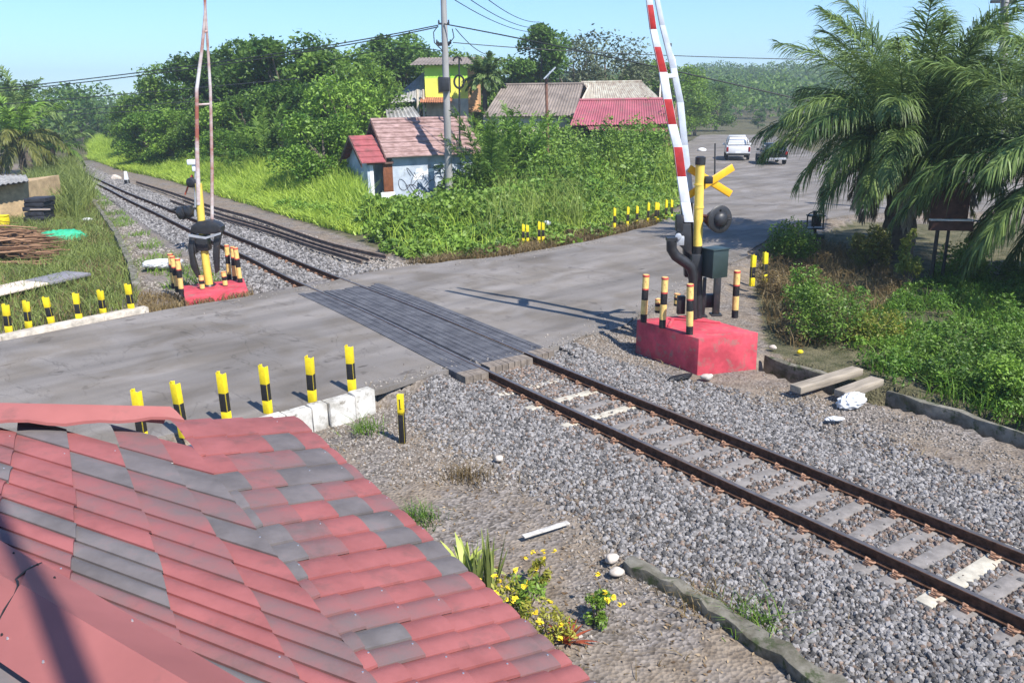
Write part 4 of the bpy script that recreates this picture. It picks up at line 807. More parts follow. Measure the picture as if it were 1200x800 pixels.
# undergrowth between the hut and the far road edge
def lumps(S_, poly, n, r0, r1, hf, leaf, per, wl=.5, line=None):
    p = scatter(poly, n)
    for q in p:
        r = RNG.uniform(r0, r1); h = hf(q)*RNG.uniform(.7, 1.15); z = float(gz(q)[0]); k = np.array([r, r, max(.15, h*.55)])
        V, F = leafquads(dome_pts(np.array([q[0], q[1], z+h*.42]), k, per, shell=.5, flat=-.8), leaf, wl, .5, .2); S_.add(V, F)
UG = [g2(*p, -.2) for p in [(470, 300), (540, 303), (600, 294), (690, 279), (775, 262), (798, 240), (795, 210), (782, 186), (700, 172), (560, 185), (560, 222), (470, 248), (425, 268)]]
RE = np.array(UG[:6])
HUTC = np.array(g2(470, 245, -.2))
hfu = lambda q: float(np.clip((np.linalg.norm(q-HUTC)-1.2)/6.5, .16, 1))*hfu0(q)
hfu0 = lambda q: .35+2.3*float(smooth(0.0, 12, polydist(q[None], RE))[0])*(.5+float(vnoise(np.array([q[0]*.3]), np.array([q[1]*.3]))[0]))
s1 = Soup(); lumps(s1, UG, 1050, .35, 1.0, lambda q: hfu(q)*1.1, .19, 160, .6); tag(s1.build('undergrowth', L_WEED), kind='stuff')
s1 = Soup(); lumps(s1, [g2(*p, -.2) for p in [(590, 262), (770, 235), (795, 200), (780, 180), (660, 180), (590, 210)]], 120, .5, 1.1, lambda q: hfu(q)*1.3, .22, 220); tag(s1.build('leafy_undergrowth', L_BRT), kind='stuff')
s1 = Soup(); lumps(s1, [g2(*p, -.2) for p in [(545, 285), (690, 262), (780, 240), (790, 195), (700, 178), (600, 190)]], 90, .4, 1.0, lambda q: hfu(q)*1.15, .20, 170, .55); tag(s1.build('dark_undergrowth', L_MID), kind='stuff')
s1 = Soup(); q = scatter([g2(*p, -.2) for p in [(560, 288), (680, 272), (690, 245), (590, 235)]], 1100); V, F = blades(q, .7, 2.0, .03, .25); s1.add(V, F); tag(s1.build('dry_reeds', leafmat('reed_olive', (.12, .17, .03), (.32, .40, .09))), kind='stuff')
q = scatter(UG, 13000); hq = np.clip(.5+1.5*smooth(0, 9, polydist(q, RE)), 0, 2.2)*np.clip((np.linalg.norm(q-HUTC, axis=1)-1)/7, .15, 1); s1 = Soup(); V, F = blades(q, .8, 1.25, .035, .3); V = V.reshape(-1, 6, 3); b0 = V[:, :1, 2:3]; V[:, :, 2:3] = b0+(V[:, :, 2:3]-b0)*hq[:, None, None]; s1.add(V.reshape(-1, 3), F); tag(s1.build('undergrowth_grass', L_GRASS), kind='stuff')
q = scatter([g2(*p, -.15) for p in [(470, 312), (600, 300), (770, 266), (775, 258), (690, 275), (590, 290), (520, 298)]], 5000); s1 = Soup(); V, F = blades(q, .08, .35, .022, .6); s1.add(V, F); lumps(s1, [g2(*p, -.15) for p in [(560, 302), (770, 264), (770, 256), (690, 273), (590, 288)]], 90, .15, .35, lambda q: .35, .09, 60); tag(s1.build('dry_road_edge_weeds', L_DRY), kind='stuff')
s1 = Soup(); lumps(s1, [g2(*p, -.25) for p in [(330, 248), (430, 270), (540, 300), (560, 250), (440, 236), (380, 222)]], 420, .3, .8, lambda q: .55, .15, 120); tag(s1.build('low_green_cover', L_BRT), kind='stuff')
# right bank
RB = [g2(*p, -.25) for p in [(1040, 452), (1100, 470), (1200, 508), (1330, 550), (1330, 380), (1240, 320), (1100, 320), (1010, 380), (1000, 420)]]
s1 = Soup(); lumps(s1, RB, 260, .10, .32, lambda q: .38, .07, 130, .45); q = scatter(RB, 14000); q = q[vnoise(q[:, 0]*1.3, q[:, 1]*1.3) > .45]; V, F = blades(q, .1, .4, .018, .5); s1.add(V, F); tag(s1.build('bank_weeds', L_BRT), kind='stuff')
s1 = Soup(); lumps(s1, [g2(*p, -.25) for p in [(1060, 440), (1200, 490), (1330, 540), (1330, 440), (1200, 420), (1090, 400)]], 130, .12, .3, lambda q: .5, .07, 150, .4); tag(s1.build('bright_bank_weeds', L_WEED), kind='stuff')
MB_ = [g2(*p, -.25) for p in [(890, 340), (895, 300), (930, 280), (1030, 300), (1060, 340), (1000, 400), (925, 410), (895, 380)]]
s1 = Soup(); q = scatter(MB_, 4500); V, F = blades(q, .1, .5, .018, .5); s1.add(V, F); lumps(s1, MB_, 70, .12, .3, lambda q: .35, .06, 90); tag(s1.build('dry_bank_weeds', L_DRY), kind='stuff')
def shrub(px, H, r, label, m, leaf=.085, n=26, per=130, seed=0, stems=True, name='shrub', z=-.25):
    rng = np.random.default_rng(seed); g = G(*px, z); o = empty(name, g, label, name); S_ = Soup(); tb = MB()
    for k in range(n):
        a = rng.random()*6.28; q = r*.75*rng.random()**.6; zz = H*(.2+.75*rng.random()*(1-.45*q/r)); c = np.array([math.cos(a)*q, math.sin(a)*q, zz]); k2 = r*(.22+.15*rng.random())
        V, F = leafquads(dome_pts(c, np.array([k2, k2, k2*1.1]), per, rng, .3, -.9), leaf, .4, .3, .2, rng); S_.add(V, F); tb.tube([(0, 0, -.1), c*np.array([.5, .5, .55]), c], [.012, .009, .004], 5)
    tb.build('stem', M_BARK, o); S_.build('foliage', m, o); return o
shrub((975, 398), 1.15, .95, 'yellow green leafy shrub at the drain end right of the pink plinth', L_WEED, .07, 34, 150, 1)
shrub((938, 372), 1.3, .65, 'tall thin leafy weed clump between the plinth and the yellow green shrub', L_BRT, .07, 26, 120, 2)
shrub((925, 310), 1.25, .95, 'blue green shrub beside the black lantern post at the road edge', L_MID, .09, 30, 150, 3)
shrub((1018, 398), .6, .8, 'low bright yellow green shrub to the right of the larger yellow green shrub', L_YEL, .06, 22, 110, 4)
shrub((905, 350), .8, .5, 'dry brown weed clump just right of the end pipe bollard', L_DRY, .06, 20, 90, 5)
shrub((1062, 338), 1.5, .42, 'yellowing vine climbing the foot of the big palm trunk', leafmat('vine_leaf', (.06, .10, .02), (.26, .29, .06)), .10, 22, 80, 6, name='vine')
shrub((1020, 318), 1.3, .7, 'olive brown bush at the left foot of the big palm', L_PALMY, .10, 26, 110, 7)
shrub((1128, 330), 1.0, .8, 'dark green bush under the brown sign board', L_MID, .10, 26, 120, 8)
shrub((1180, 470), .65, .6, 'bright green bank shrub at the right edge above the ditch', L_BRT, .07, 24, 140, 9)
# plants by the eave
def rosette(px, label, name, m, n, L, w, up, seed, z=-.25, bend=.5):
    rng = np.random.default_rng(seed); g = G(*px, z); vs = []; fs = []
    for k in range(n):
        a = rng.random()*6.28; e = up+rng.normal()*.18; l = L*(.65+.5*rng.random()); d = np.array([math.cos(a), math.sin(a)]); side = np.array([-d[1], d[0], 0]); o = len(vs); r0 = rng.random()*.06
        for q in range(5):
            u = q/4; hz_ = math.sin(e)*l*u-bend*l*u*u*math.cos(e); rr_ = r0+math.cos(e)*l*u; wd = w*(1-u**2.2)*(.55+.9*u*(1-u)*2)+.002
            c = np.array([d[0]*rr_, d[1]*rr_, hz_]); vs += [c-side*wd/2+np.array([0, 0, .25*wd]), c+side*wd/2+np.array([0, 0, .25*wd])]
            if q: fs.append((o+2*q-2, o+2*q-1, o+2*q+1, o+2*q))
    ob = npmesh(name, np.array(vs), np.array(fs), m, smooth=True); ob.location = tuple(g); return tag(ob, label, 'plant')
L_SNK = leafmat('snake_leaf', (.07, .12, .035), (.24, .28, .08), trans=.12, clump=6)
L_BROM = leafmat('bromeliad_leaf', (.22, .035, .02), (.40, .10, .04), trans=.2, clump=3); L_LILY = leafmat('lily_leaf', (.22, .30, .05), (.50, .55, .13), trans=.25, clump=3)
rosette((546, 672), 'broad yellow green lily like plant at the top end of the roof eave', 'lily_plant', L_LILY, 26, .52, .075, .9, 1, bend=.45)
rosette((574, 694), 'upright striped snake plant clump by the roof eave', 'snake_plant', L_SNK, 24, .62, .05, 1.42, 2, bend=.05)
rosette((560, 690), 'second upright striped snake plant clump beside the yellow green lily plant', 'snake_plant', L_SNK, 14, .55, .05, 1.4, 5, bend=.05)
rosette((664, 752), 'small red brown spiky bromeliad by the lower end of the roof eave', 'bromeliad', L_BROM, 26, .26, .035, .75, 3, bend=.2)
M_PET = mat('petal_yellow', (.80, .58, .03), .6)
for k, (px, H, r, lb) in enumerate([((592, 738), .55, .3, 'yellow flowering weed nearest the snake plant'), ((612, 728), .5, .3, 'yellow flowering weed in the middle of the row by the eave'), ((642, 752), .45, .3, 'yellow flowering weed just left of the bromeliad'), ((700, 730), .35, .16, 'small yellow flowering weed alone on the dirt right of the bromeliad'), ((630, 690), .38, .14, 'thin yellow flowering weed farthest from the roof')]):
    o = shrub(px, H, r, lb, [L_YEL, L_WEED][k % 2], .05, 13, 42, 30+k, name='flowering_weed')
    rng = np.random.default_rng(k)
    for q in range(6):
        c = np.array([*(rng.normal(size=2)*r*.55), H*(.6+.55*rng.random())]); V, F = leafquads(c+rng.normal(size=(6, 3))*.010, .045, .8, 1, 0, rng); npmesh('flower', V, F, M_PET, o)
for k, (x, y, lb) in enumerate([(430, 505, 'small tuft of weeds in gravel left of the lone marker post'), (700, 405, 'dry weed tuft at the road edge before the pink plinth'), (490, 610, 'straw coloured tuft of weeds near the roof eave'), (820, 705, 'small green tuft on the ballast edging'), (880, 728, 'small green tuft farther along the ballast edging'), (545, 560, 'flat brownish weed patch in the dirt below the track')]):
    rng = np.random.default_rng(k+50); g = G(x, y, -.24); n = 160; V, F = blades(rng.normal(size=(n, 2))*.14, .05, .2, .012, .7, rng, z=np.zeros(n)); o = npmesh('grass_tuft', V, F, [L_WEED, L_DRY][k % 2]); o.location = tuple(g); tag(o, lb, 'weeds')
q = scatter(GRAVEL, 2600); q = q[(polydist(q, TC[::6]) > 1.6) & (vnoise(q[:, 0]*1.1+4, q[:, 1]*1.1) > .6)]; s1 = Soup(); V, F = blades(q, .03, .12, .012, .8); s1.add(V, F); tag(s1.build('sparse_weeds', L_DRY), kind='stuff')

# dead leaves and chips of rubbish on the dirt
q = scatter([g2(*p, -.22) for p in [(390, 520), (480, 470), (600, 560), (740, 660), (950, 800), (700, 850), (560, 650)]], 900); q = q[polydist(q, TC[::6]) > 1.9]; V, F = leafquads(np.c_[q, gz(q)+.012], .045, .5, 2.5); tag(npmesh('leaf_litter', V, F, stonemat('dead_leaf', (.10, .06, .03), (.36, .27, .17))), kind='stuff')
# ------------------------------------------------------------------ palms
def frond(L, elev, az, droop, nl, ll, lw, hang, seed, m, name, parent, base=(0, 0, 0), tw=.9, mr=None):
    rng = np.random.default_rng(seed); n = 26; u = np.linspace(0, 1, n); th = elev-droop*u**1.25
    ds = L/(n-1); x = np.r_[0, np.cumsum(np.cos(th)*ds)[:-1]]; z = np.r_[0, np.cumsum(np.sin(th)*ds)[:-1]]; cur = rng.normal()*.12; y = cur*L*u**2*.5
    C = np.stack([x, y, z], -1); T = np.gradient(C, axis=0); T /= np.linalg.norm(T, axis=1)[:, None]; Sd = np.stack([-T[:, 1], T[:, 0], np.zeros(n)], -1)+1e-9
    Sd = np.cross(T, np.cross(np.array([[0, 1.0, 0]]), T)*0+np.array([[0, 0, 1.0]])); Sd = np.cross(T, np.cross(np.array([0, 1.0, 0]), T)); Sd = np.tile(np.array([[0, 1.0, 0]]), (n, 1)); Sd -= T*(Sd*T).sum(1)[:, None]; Sd /= np.linalg.norm(Sd, axis=1)[:, None]; N = np.cross(T, Sd)
    ul = np.sort(.10+.90*rng.random(nl)); Vs = []; 
    f = lambda A: np.stack([np.interp(ul, u, A[:, k]) for k in range(3)], -1)
    c = f(C); t = f(T); s = f(Sd); nn = f(N); sgn = np.where(np.arange(nl) % 2 == 0, 1, -1)[:, None]
    A = (1.15-.65*ul+rng.normal(size=nl)*.12)[:, None]; lift = (rng.normal(size=nl)*.45+.1)[:, None]; l = (ll*np.clip(np.sin(np.pi*(.12+.8*ul)), .15, 1)**.6*(.8+.35*rng.random(nl)))[:, None]
    d0 = t*np.cos(A)+(s*sgn*np.cos(lift)+nn*np.sin(lift))*np.sin(A); d0 /= np.linalg.norm(d0, axis=1)[:, None]; wv_ = np.cross(d0, nn); wv_ /= np.linalg.norm(wv_, axis=1)[:, None]+1e-9
    tw_ = rng.normal(size=nl)[:, None]*.5; wv_ = wv_*np.cos(tw_)+nn*np.sin(tw_); p = c; segs = [p]; d = d0
    for k in range(3):
        d = d+np.array([0, 0, -hang*(.35+.5*k)]); d /= np.linalg.norm(d, axis=1)[:, None]; p = p+d*l/3; segs.append(p)
    ws = [.55, 1, .8, .08]; V = np.stack([q+sg*wv_*lw/2*w for q, w in zip(segs, ws) for sg in (-1, 1)], 1).reshape(-1, 3); k0 = (np.arange(nl)*8)[:, None]
    F = np.concatenate([k0+np.array([[2*a, 2*a+1, 2*a+3, 2*a+2]]) for a in range(3)])
    so = Soup(); so.add(V, F); rw = L*.008*(1-u)+.006; V2 = np.stack([C-Sd*rw[:, None], C-N*rw[:, None]*.7, C+Sd*rw[:, None], C+N*rw[:, None]*.7], 1).reshape(-1, 3); k1 = (np.arange(n-1)*4)[:, None]
    so.add(V2, np.concatenate([k1+np.array([[a, (a+1) % 4, 4+(a+1) % 4, 4+a]]) for a in range(4)]))
    o = so.build(name, m, parent); o.rotation_euler = (0, 0, az); o.location = base; return o
def palm(name, g, hc, label, L, spec, ll, lw, seed, tr, m=None, lean=(0, 0)):
    o = empty(name, g, label, 'palm'); rng = np.random.default_rng(seed); b = MB(); k = 16
    b.tube([(lean[0]*(i/k)**2, lean[1]*(i/k)**2, -.2+(hc+.2)*i/k) for i in range(k+1)], [tr*(1.15-.25*i/k)*(1+.10*(i % 2)) for i in range(k+1)], 12); b.build('trunk', M_BARKG, o); ga = 0
    for (n, e0, e1, dr, Lk, hang, mt, nl, nm) in spec:
        for i in range(n):
            ga += 2.39996; e = e0+(e1-e0)*(i+rng.random())/n; frond(L*Lk*(.88+.24*rng.random()), e, ga+rng.normal()*.15, dr*(.85+.3*rng.random()), nl, ll*(.6 if Lk < .7 else 1), lw, hang, int(rng.integers(1e6)), mt, nm, o, (lean[0]+math.cos(ga)*tr*.6, lean[1]+math.sin(ga)*tr*.6, hc-.1))
    return o
pg_ = G(1050, 300, -.25); pc_ = P(1048, 182, pg_[1])
palm('oil_palm', pg_, pc_[2]+.55, 'big oil palm with arching feathery fronds standing beside the road on the right', 4.6, [(20, 1.45, 1.0, .85, 1.05, .4, L_PALM, 290, 'frond'), (24, 1.05, .4, 1.45, .98, .55, L_PALM, 290, 'frond'), (15, .5, -.1, 1.4, .72, .7, L_PALM, 240, 'frond'), (4, .2, -.5, .9, .6, .7, L_PALMY, 160, 'yellowing_frond'), (20, -.2, -1.0, .8, .5, .7, L_DEADP, 200, 'dead_frond')], 1.0, .034, 7, .42)
p2 = G(1262, 345, -.25); c2_ = P(1255, 195, p2[1])
palm('oil_palm', p2, c2_[2]+.25, 'second oil palm whose fronds reach in from the right edge of the photo', 4.4, [(10, 1.4, .8, .9, 1, .4, L_PALM, 300, 'frond'), (14, .7, .1, 1.35, 1, .7, L_PALM, 300, 'frond'), (10, 0, -.6, 1.1, .85, .8, L_PALM, 260, 'frond')], 1.0, .036, 9, .33)
cpg = P(30, 210, 54); palm('coconut_palm', (cpg[0], cpg[1], -.3), P(30, 160, 54)[2]+.3, 'coconut palm with yellowing drooping fronds at the far left edge', 3.6, [(9, 1.35, .8, .8, 1, .4, L_BRT, 90, 'frond'), (10, .6, -.1, 1.3, 1, .6, L_PALMY, 90, 'yellowing_frond'), (6, -.1, -.7, .8, .8, .6, L_PALMY, 80, 'yellowing_frond')], .75, .075, 11, .2)
cpg = P(38, 210, 62); palm('coconut_palm', (cpg[0], cpg[1], -.3), P(34, 128, 62)[2]+.3, 'taller coconut palm rising behind the yellowing palm at the far left', 3.2, [(9, 1.4, .8, .7, 1, .35, L_PALM, 90, 'frond'), (11, .7, -.2, 1.2, 1, .6, L_PALM, 90, 'frond')], .75, .08, 12, .2)
cpg = P(66, 205, 66); palm('coconut_palm', (cpg[0], cpg[1], -.3), P(64, 170, 66)[2]+.2, 'low dark young palm just right of the two coconut palms', 3.0, [(9, 1.3, .6, .9, 1, .4, L_PALM, 80, 'frond'), (8, .5, -.2, 1.1, 1, .6, L_MID, 80, 'frond')], .8, .08, 13, .18)
cpg = P(570, 190, 61); palm('fan_palm', (cpg[0], cpg[1], -.3), P(570, 86, 61)[2]+.2, 'dark palm standing behind the yellow and green house wall', 1.7, [(12, 1.4, .6, .5, 1, .3, L_PALM, 90, 'frond'), (14, .5, -.6, .9, 1, .5, L_PALM, 90, 'frond')], .5, .09, 14, .18)
for k, (px, yb, Y, tp, lb) in enumerate([(575, 205, 40.5, 138, 'dark green trunkless palm clump right of the small blue hut'), (610, 200, 43, 128, 'bright green trunkless palm clump behind the palm clump by the hut'), (313, 205, 53, 128, 'dark feathery palm clump at the edge of the wood left of the hut')]):
    g = P(px, yb, Y); H = P(px, tp, Y)[2]+.3; palm('palm_clump', (g[0], g[1], -.3), .35, lb, H*1.05, [(12, 1.5, 1.05, .5, 1, .3, L_MID if k != 1 else L_BRT, 110, 'frond'), (10, 1.0, .6, .9, .9, .4, L_MID, 110, 'frond')], .55, .06, 20+k, .16)

# ------------------------------------------------------------------ small blue hut by the pole
M_BLUEW = mat('hut_blue_wash', (.50, .55, .62), .9, 0, 1.6, col2=(.33, .38, .45), bump=.2, grime=((.20, .19, .17), 2.0, .55, .7)); M_WHW = mat('white_wall', (.72, .72, .72), .9, .1, 3); M_DOOR = mat('brown_door', (.17, .06, .025), .6, .25, 5); M_DARKIN = mat('painted_dark_interior', (.02, .02, .025), .9)
M_TILE1 = mat('roof_tile_weathered', (.40, .27, .25), .9, 0, 2.5, col2=(.19, .115, .10), stretch=(1, 1, 4), bump=.3); M_TILE2 = mat('roof_tile_red', (.30, .085, .09), .85, .2, 3, grime=((.12, .07, .06), 2, .5, .7)); M_FASC = mat('fascia_brown', (.13, .075, .06), .8, .3, 5); M_GRAF = mat('graffiti_black', (.05, .05, .06), .7); M_GRAFW = mat('graffiti_white', (.8, .8, .8), .7)
HO = G(462, 239, -.25); HU = np.array([.88, .475, 0]); HU /= np.linalg.norm(HU); HV = np.array([-HU[1], HU[0], 0]); HZ = np.array([0, 0, 1.0])
hut = empty('small_hut', HO, 'small pale blue hut with weathered tile roof and graffiti beside the utility pole', 'hut')
def H(u, v, z): return HO+HU*u+HV*v+HZ*z
def hbox(b, u0, u1, v0, v1, z0, z1, m=0): b.hexa([H(u0, v0, z0), H(u1, v0, z0), H(u1, v1, z0), H(u0, v1, z0), H(u0, v0, z1), H(u1, v0, z1), H(u1, v1, z1), H(u0, v1, z1)], m)
LU = 4.35
b = MB(); hbox(b, 0, LU, 0, 3.0, -.3, 2.4); b.slab([H(0, 0, 2.4), H(0, 3, 2.4), H(0, 1.5, 3.75)], HU*LU); b.build('wall', M_BLUEW, hut, off=HO, smooth=0)
def tiled(u0, u1, v0, z0, v1, z1, n, m, name, th=.05):           # courses stepping down from (v1,z1) to (v0,z0)
    b = MB()
    for k in range(n):
        a, c_ = k/n, (k+1.18)/n; c_ = min(c_, 1.0); j = random.uniform(-.015, .015)
        p0 = (v0+(v1-v0)*a, z0+(z1-z0)*a+.075+j); p1 = (v0+(v1-v0)*c_, z0+(z1-z0)*c_+j*.5)
        b.hexa([H(u0, p0[0], p0[1]), H(u1, p0[0], p0[1]), H(u1, p1[0], p1[1]), H(u0, p1[0], p1[1]), H(u0, p0[0], p0[1]+th), H(u1, p0[0], p0[1]+th), H(u1, p1[0], p1[1]+th), H(u0, p1[0], p1[1]+th)])
    return b.build(name, m, hut, off=HO, smooth=0)
tiled(-.42, LU+.42, -.38, 2.18, 1.5, 3.92, 8, M_TILE1, 'roof_slope'); tiled(-.42, LU+.42, 3.38, 2.18, 1.5, 3.92, 8, M_TILE1, 'roof_slope')
b = MB(); b.tube([H(-.45, 1.5, 3.96), H(LU+.45, 1.5, 3.96)], .10, 8); b.build('ridge', M_TILE1, hut, off=HO)
b = MB()
for v0, v1 in ((-.40, 1.5), (3.40, 1.5)): b.slab([H(-.46, v0, 2.02), H(-.46, v0, 2.22), H(-.46, v1, 3.96), H(-.46, v1, 3.74)], HU*.04)
b.build('barge_board', M_FASC, hut, off=HO)
# annex and porch
b = MB(); hbox(b, -1.3, -.004, 1.0, 3.0, -.3, 2.15); hbox(b, -1.3, -1.18, -.1, .996, -.3, 2.15); b.slab([H(-1.3, -.1, 2.15), H(-1.3, 2.6, 2.15), H(-1.3, 1.25, 3.1)], HU*.14); b.build('annex_wall', M_BLUEW, hut, off=HO, smooth=0)
tiled(-1.66, -.47, -.45, 1.98, 1.25, 3.22, 5, M_TILE2, 'annex_roof_slope'); tiled(-1.66, -.47, 2.95, 1.98, 1.25, 3.22, 5, M_TILE2, 'annex_roof_slope')
b = MB(); hbox(b, -1.70, -1.66, -.45, -.40, 1.9, 2.05); b.slab([H(-1.70, -.45, 1.85), H(-1.70, -.45, 2.04), H(-1.70, 1.25, 3.26), H(-1.70, 1.25, 3.06)], HU*.04); b.slab([H(-1.70, 2.95, 1.85), H(-1.70, 2.95, 2.04), H(-1.70, 1.25, 3.26), H(-1.70, 1.25, 3.06)], HU*.04); b.build('barge_board', M_FASC, hut, off=HO)
b = MB(); hbox(b, -1.18, -1.0, -.12, .05, -.3, 2.0); b.build('porch_column', M_WHW, hut, off=HO, bevel=.01)
b = MB(); hbox(b, -.75, -.05, -.35, -.23, -.3, .62); b.build('porch_parapet', M_WHW, hut, off=HO, bevel=.01)
b = MB(); hbox(b, -1.02, -.62, .97, .999, .0, 1.95); b.build('doorway_shade', M_DARKIN, hut, off=HO)  # flat slab on a solid wall, its dark colour painting an open doorway's shade
b = MB(); hbox(b, -1.10, -1.02, .95, .998, .0, 2.0); hbox(b, -.62, -.56, .95, .998, .0, 2.0); b.build('door_frame', M_WHW, hut, off=HO)
b = MB(); hbox(b, -.50, -.008, -.06, -.01, .45, 1.98); b.build('door', M_DOOR, hut, off=HO, bevel=.008)
b = MB(); hbox(b, -1.3, -.0, -.2, -.12, 1.95, 2.08); b.build('porch_beam', M_FASC, hut, off=HO)
b = MB(); hbox(b, -1.33, -1.304, .35, .8, .9, 1.6); b.build('window', M_GRAFW, hut, off=HO)
b = MB(); rg = random.Random(4)
for k in range(13):
    u0 = .3+rg.random()*2.9; z0 = .5+rg.random()*1.0; pts = [H(u0+.3*math.sin(t*1.7+k)+.05*t, -.006, z0+.28*math.cos(t*2.3+k*2)) for t in np.linspace(0, 3, 12)]; b.tube(pts, .016, 5)
b.build('graffiti', M_GRAF, hut, off=HO)
b = MB()
for k in range(7):
    u0 = .9+rg.random()*1.0; z0 = .9+rg.random()*.6; b.slab([H(u0, -.003, z0), H(u0+.25+rg.random()*.3, -.003, z0+.05), H(u0+.3, -.003, z0+.2), H(u0+.05, -.003, z0+.18)], HV*-.002*(1+k*.5))
b.build('graffiti_patch', M_GRAFW, hut, off=HO)

# ------------------------------------------------------------------ houses behind the bushes
def corr(name, A, B, C_, D, m, parent, off, n=28, amp=.03):     # corrugated sheet roof, A-B eave, D-C ridge
    A, B, C_, D = map(np.asarray, (A, B, C_, D)); nrm = np.cross(B-A, D-A); nrm = nrm/np.linalg.norm(nrm); nrm = nrm if nrm[2] > 0 else -nrm; vs = []; N_ = n*4
    for k in range(N_+1):
        u = k/N_; w = amp*math.cos(u*n*2*math.pi)
        for v in (0, .5, 1):
            p = (A*(1-u)+B*u)*(1-v)+(D*(1-u)+C_*u)*v+nrm*w; vs.append(p)
    b = MB(); b.add(vs, [(k*3+v, k*3+3+v, k*3+4+v, k*3+1+v) for k in range(N_) for v in (0, 1)]); top = len(vs)
    b.add([v-nrm*.03 for v in vs], [(k*3+1+v, k*3+4+v, k*3+3+v, k*3+v) for k in range(N_) for v in (0, 1)])
    return b.build(name, m, parent, off=off, smooth=60)
M_REDM = mat('roof_red_metal', (.34, .10, .125), .6, .18, .8, spec=.3, grime=((.24, .12, .11), 1.2, .5, .7)); M_PALEM = mat('roof_pale_metal', (.50, .47, .38), .7, 0, 1.2, col2=(.28, .22, .17), stretch=(3, 1, 1)); M_ASB = mat('roof_grey_brown', (.20, .165, .14), .9, .3, .8, bump=.2); M_ASBG = mat('roof_grey_sheet', (.30, .29, .27), .9, .3, 1.2); M_WOODW = mat('plank_wall', (.20, .13, .09), .9, .3, 2, stretch=(6, 6, .5)); M_CREAM = mat('cream_wall', (.55, .48, .38), .9, .2, 2)
def house(name, label, fl, fr, Y0, depth, eave, ridge, wallm, roofm, over=.5, n=26, rl=None, rrg=None, skew=0.0, part='roof_slope'):
    # fl/fr: pixel columns of the front wall ends at depth Y0; eave/ridge: pixel rows
    a = P(fl, eave, Y0); c_ = P(fr, eave, Y0+skew); ze = a[2]; r0 = P(rl if rl else fl, ridge, Y0+depth/2); r1 = P(rrg if rrg else fr, ridge, Y0+depth/2+skew); zr = r0[2]; o = empty(name, (a[0], a[1], -.3), label, 'house'); of = np.array(o.location)
    back = np.array([r0[0]-a[0], depth/2, 0])*2; fa = np.array([a[0], a[1], 0])+np.array([0, over, 0]); fc = np.array([c_[0], c_[1], 0])+np.array([0, over, 0]); bk = back-np.array([0, 2*over, 0])
    b = MB(); b.hexa([(*p[:2], -.5) for p in (fa, fc, fc+bk, fa+bk)]+[(*p[:2], ze-.05) for p in (fa, fc, fc+bk, fa+bk)])
    for p, q in ((fa, fa+bk), (fc, fc+bk)):
        m_ = (p+q)/2; s_ = (fc-fa)/np.linalg.norm(fc-fa)*.1*(1 if p is fa else -1); b.slab([np.array([*p[:2], ze-.05]), np.array([*q[:2], ze-.05]), np.array([*m_[:2], zr-.12])], s_)
    b.build('wall', wallm, o, off=of, smooth=0)
    A = np.array([a[0], a[1], ze]); B_ = np.array([c_[0], c_[1], ze]); corr(part, A, B_, np.array([*r1[:2], zr]), np.array([*r0[:2], zr]), roofm, o, of, n); A2 = A+back; B2 = B_+back; A2[2] = B2[2] = ze
    corr(part, A2, B2, np.array([*r1[:2], zr+.01]), np.array([*r0[:2], zr+.01]), roofm, o, of, n)
    b = MB(); b.tube([np.array([*r0[:2], zr+.03]), np.array([*r1[:2], zr+.03])], .09, 8); b.build('ridge', roofm, o, off=of); return o, of, A, B_
o, of, A, B_ = house('house', 'low house under a bright red corrugated roof behind the bushes', 668, 790, 53, 7, 147, 118, M_WOODW, M_REDM, rl=679, rrg=783, n=40)
q0, q1 = P(690, 152, 52), P(788, 155, 52); corr('awning', np.array(q0), np.array(q1), np.array(q1)+np.array([0, 1.5, .25]), np.array(q0)+np.array([0, 1.5, .25]), M_REDM, o, of, 30)
b = MB(); dd = (B_-A); 
for u in (.15, .5, .8):
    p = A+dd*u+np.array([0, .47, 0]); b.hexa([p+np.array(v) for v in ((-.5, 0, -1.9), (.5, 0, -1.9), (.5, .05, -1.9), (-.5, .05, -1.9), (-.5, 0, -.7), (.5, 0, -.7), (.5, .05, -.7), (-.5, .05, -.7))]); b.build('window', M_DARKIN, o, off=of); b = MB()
house('house', 'long house under a dull grey brown roof left of the red roof', 566, 674, 57, 9, 137, 100, M_CREAM, M_ASB, rl=590, rrg=684, n=30)
house('house', 'house with a pale streaked corrugated roof just above the red roof', 676, 775, 66, 8, 119, 97, M_CREAM, M_PALEM, rl=681, rrg=752, n=34)
house('house', 'tan roofed house half hidden in the trees left of the small hut', 318, 372, 58, 6, 156, 128, M_CREAM, mat('roof_tan', (.45, .36, .25), .9, .25, 1.5), rl=345, rrg=382, n=14)
# yellow and green house
YH = 63.0; yo = P(498, 200, YH); yh = empty('painted_house', (yo[0], yo[1], -.3), 'upper storey house wall painted lime green and yellow behind the utility pole', 'house'); yf_ = np.array(yh.location)
M_LIME = mat('wall_lime', (.36, .72, .05), .8, 0, 1.0, col2=(.52, .76, .12)); M_LEM = mat('wall_yellow', (.76, .74, .12), .8, .1, 1.5); M_OCH = mat('wall_orange', (.62, .34, .16), .8, .2, 2)
x0, x1 = P(498, 100, YH)[0], P(548, 100, YH)[0]; zA, zB, zC = P(520, 116, YH)[2], P(520, 92, YH)[2], P(520, 77, YH)[2]
b = MB(); b.hexa([(x0, YH, -.5), (x1, YH, -.5), (x1, YH+6, -.5), (x0, YH+6, -.5), (x0, YH, zA), (x1, YH, zA), (x1, YH+6, zA), (x0, YH+6, zA)]); b.build('lower_wall', M_CREAM, yh, off=yf_, smooth=0)
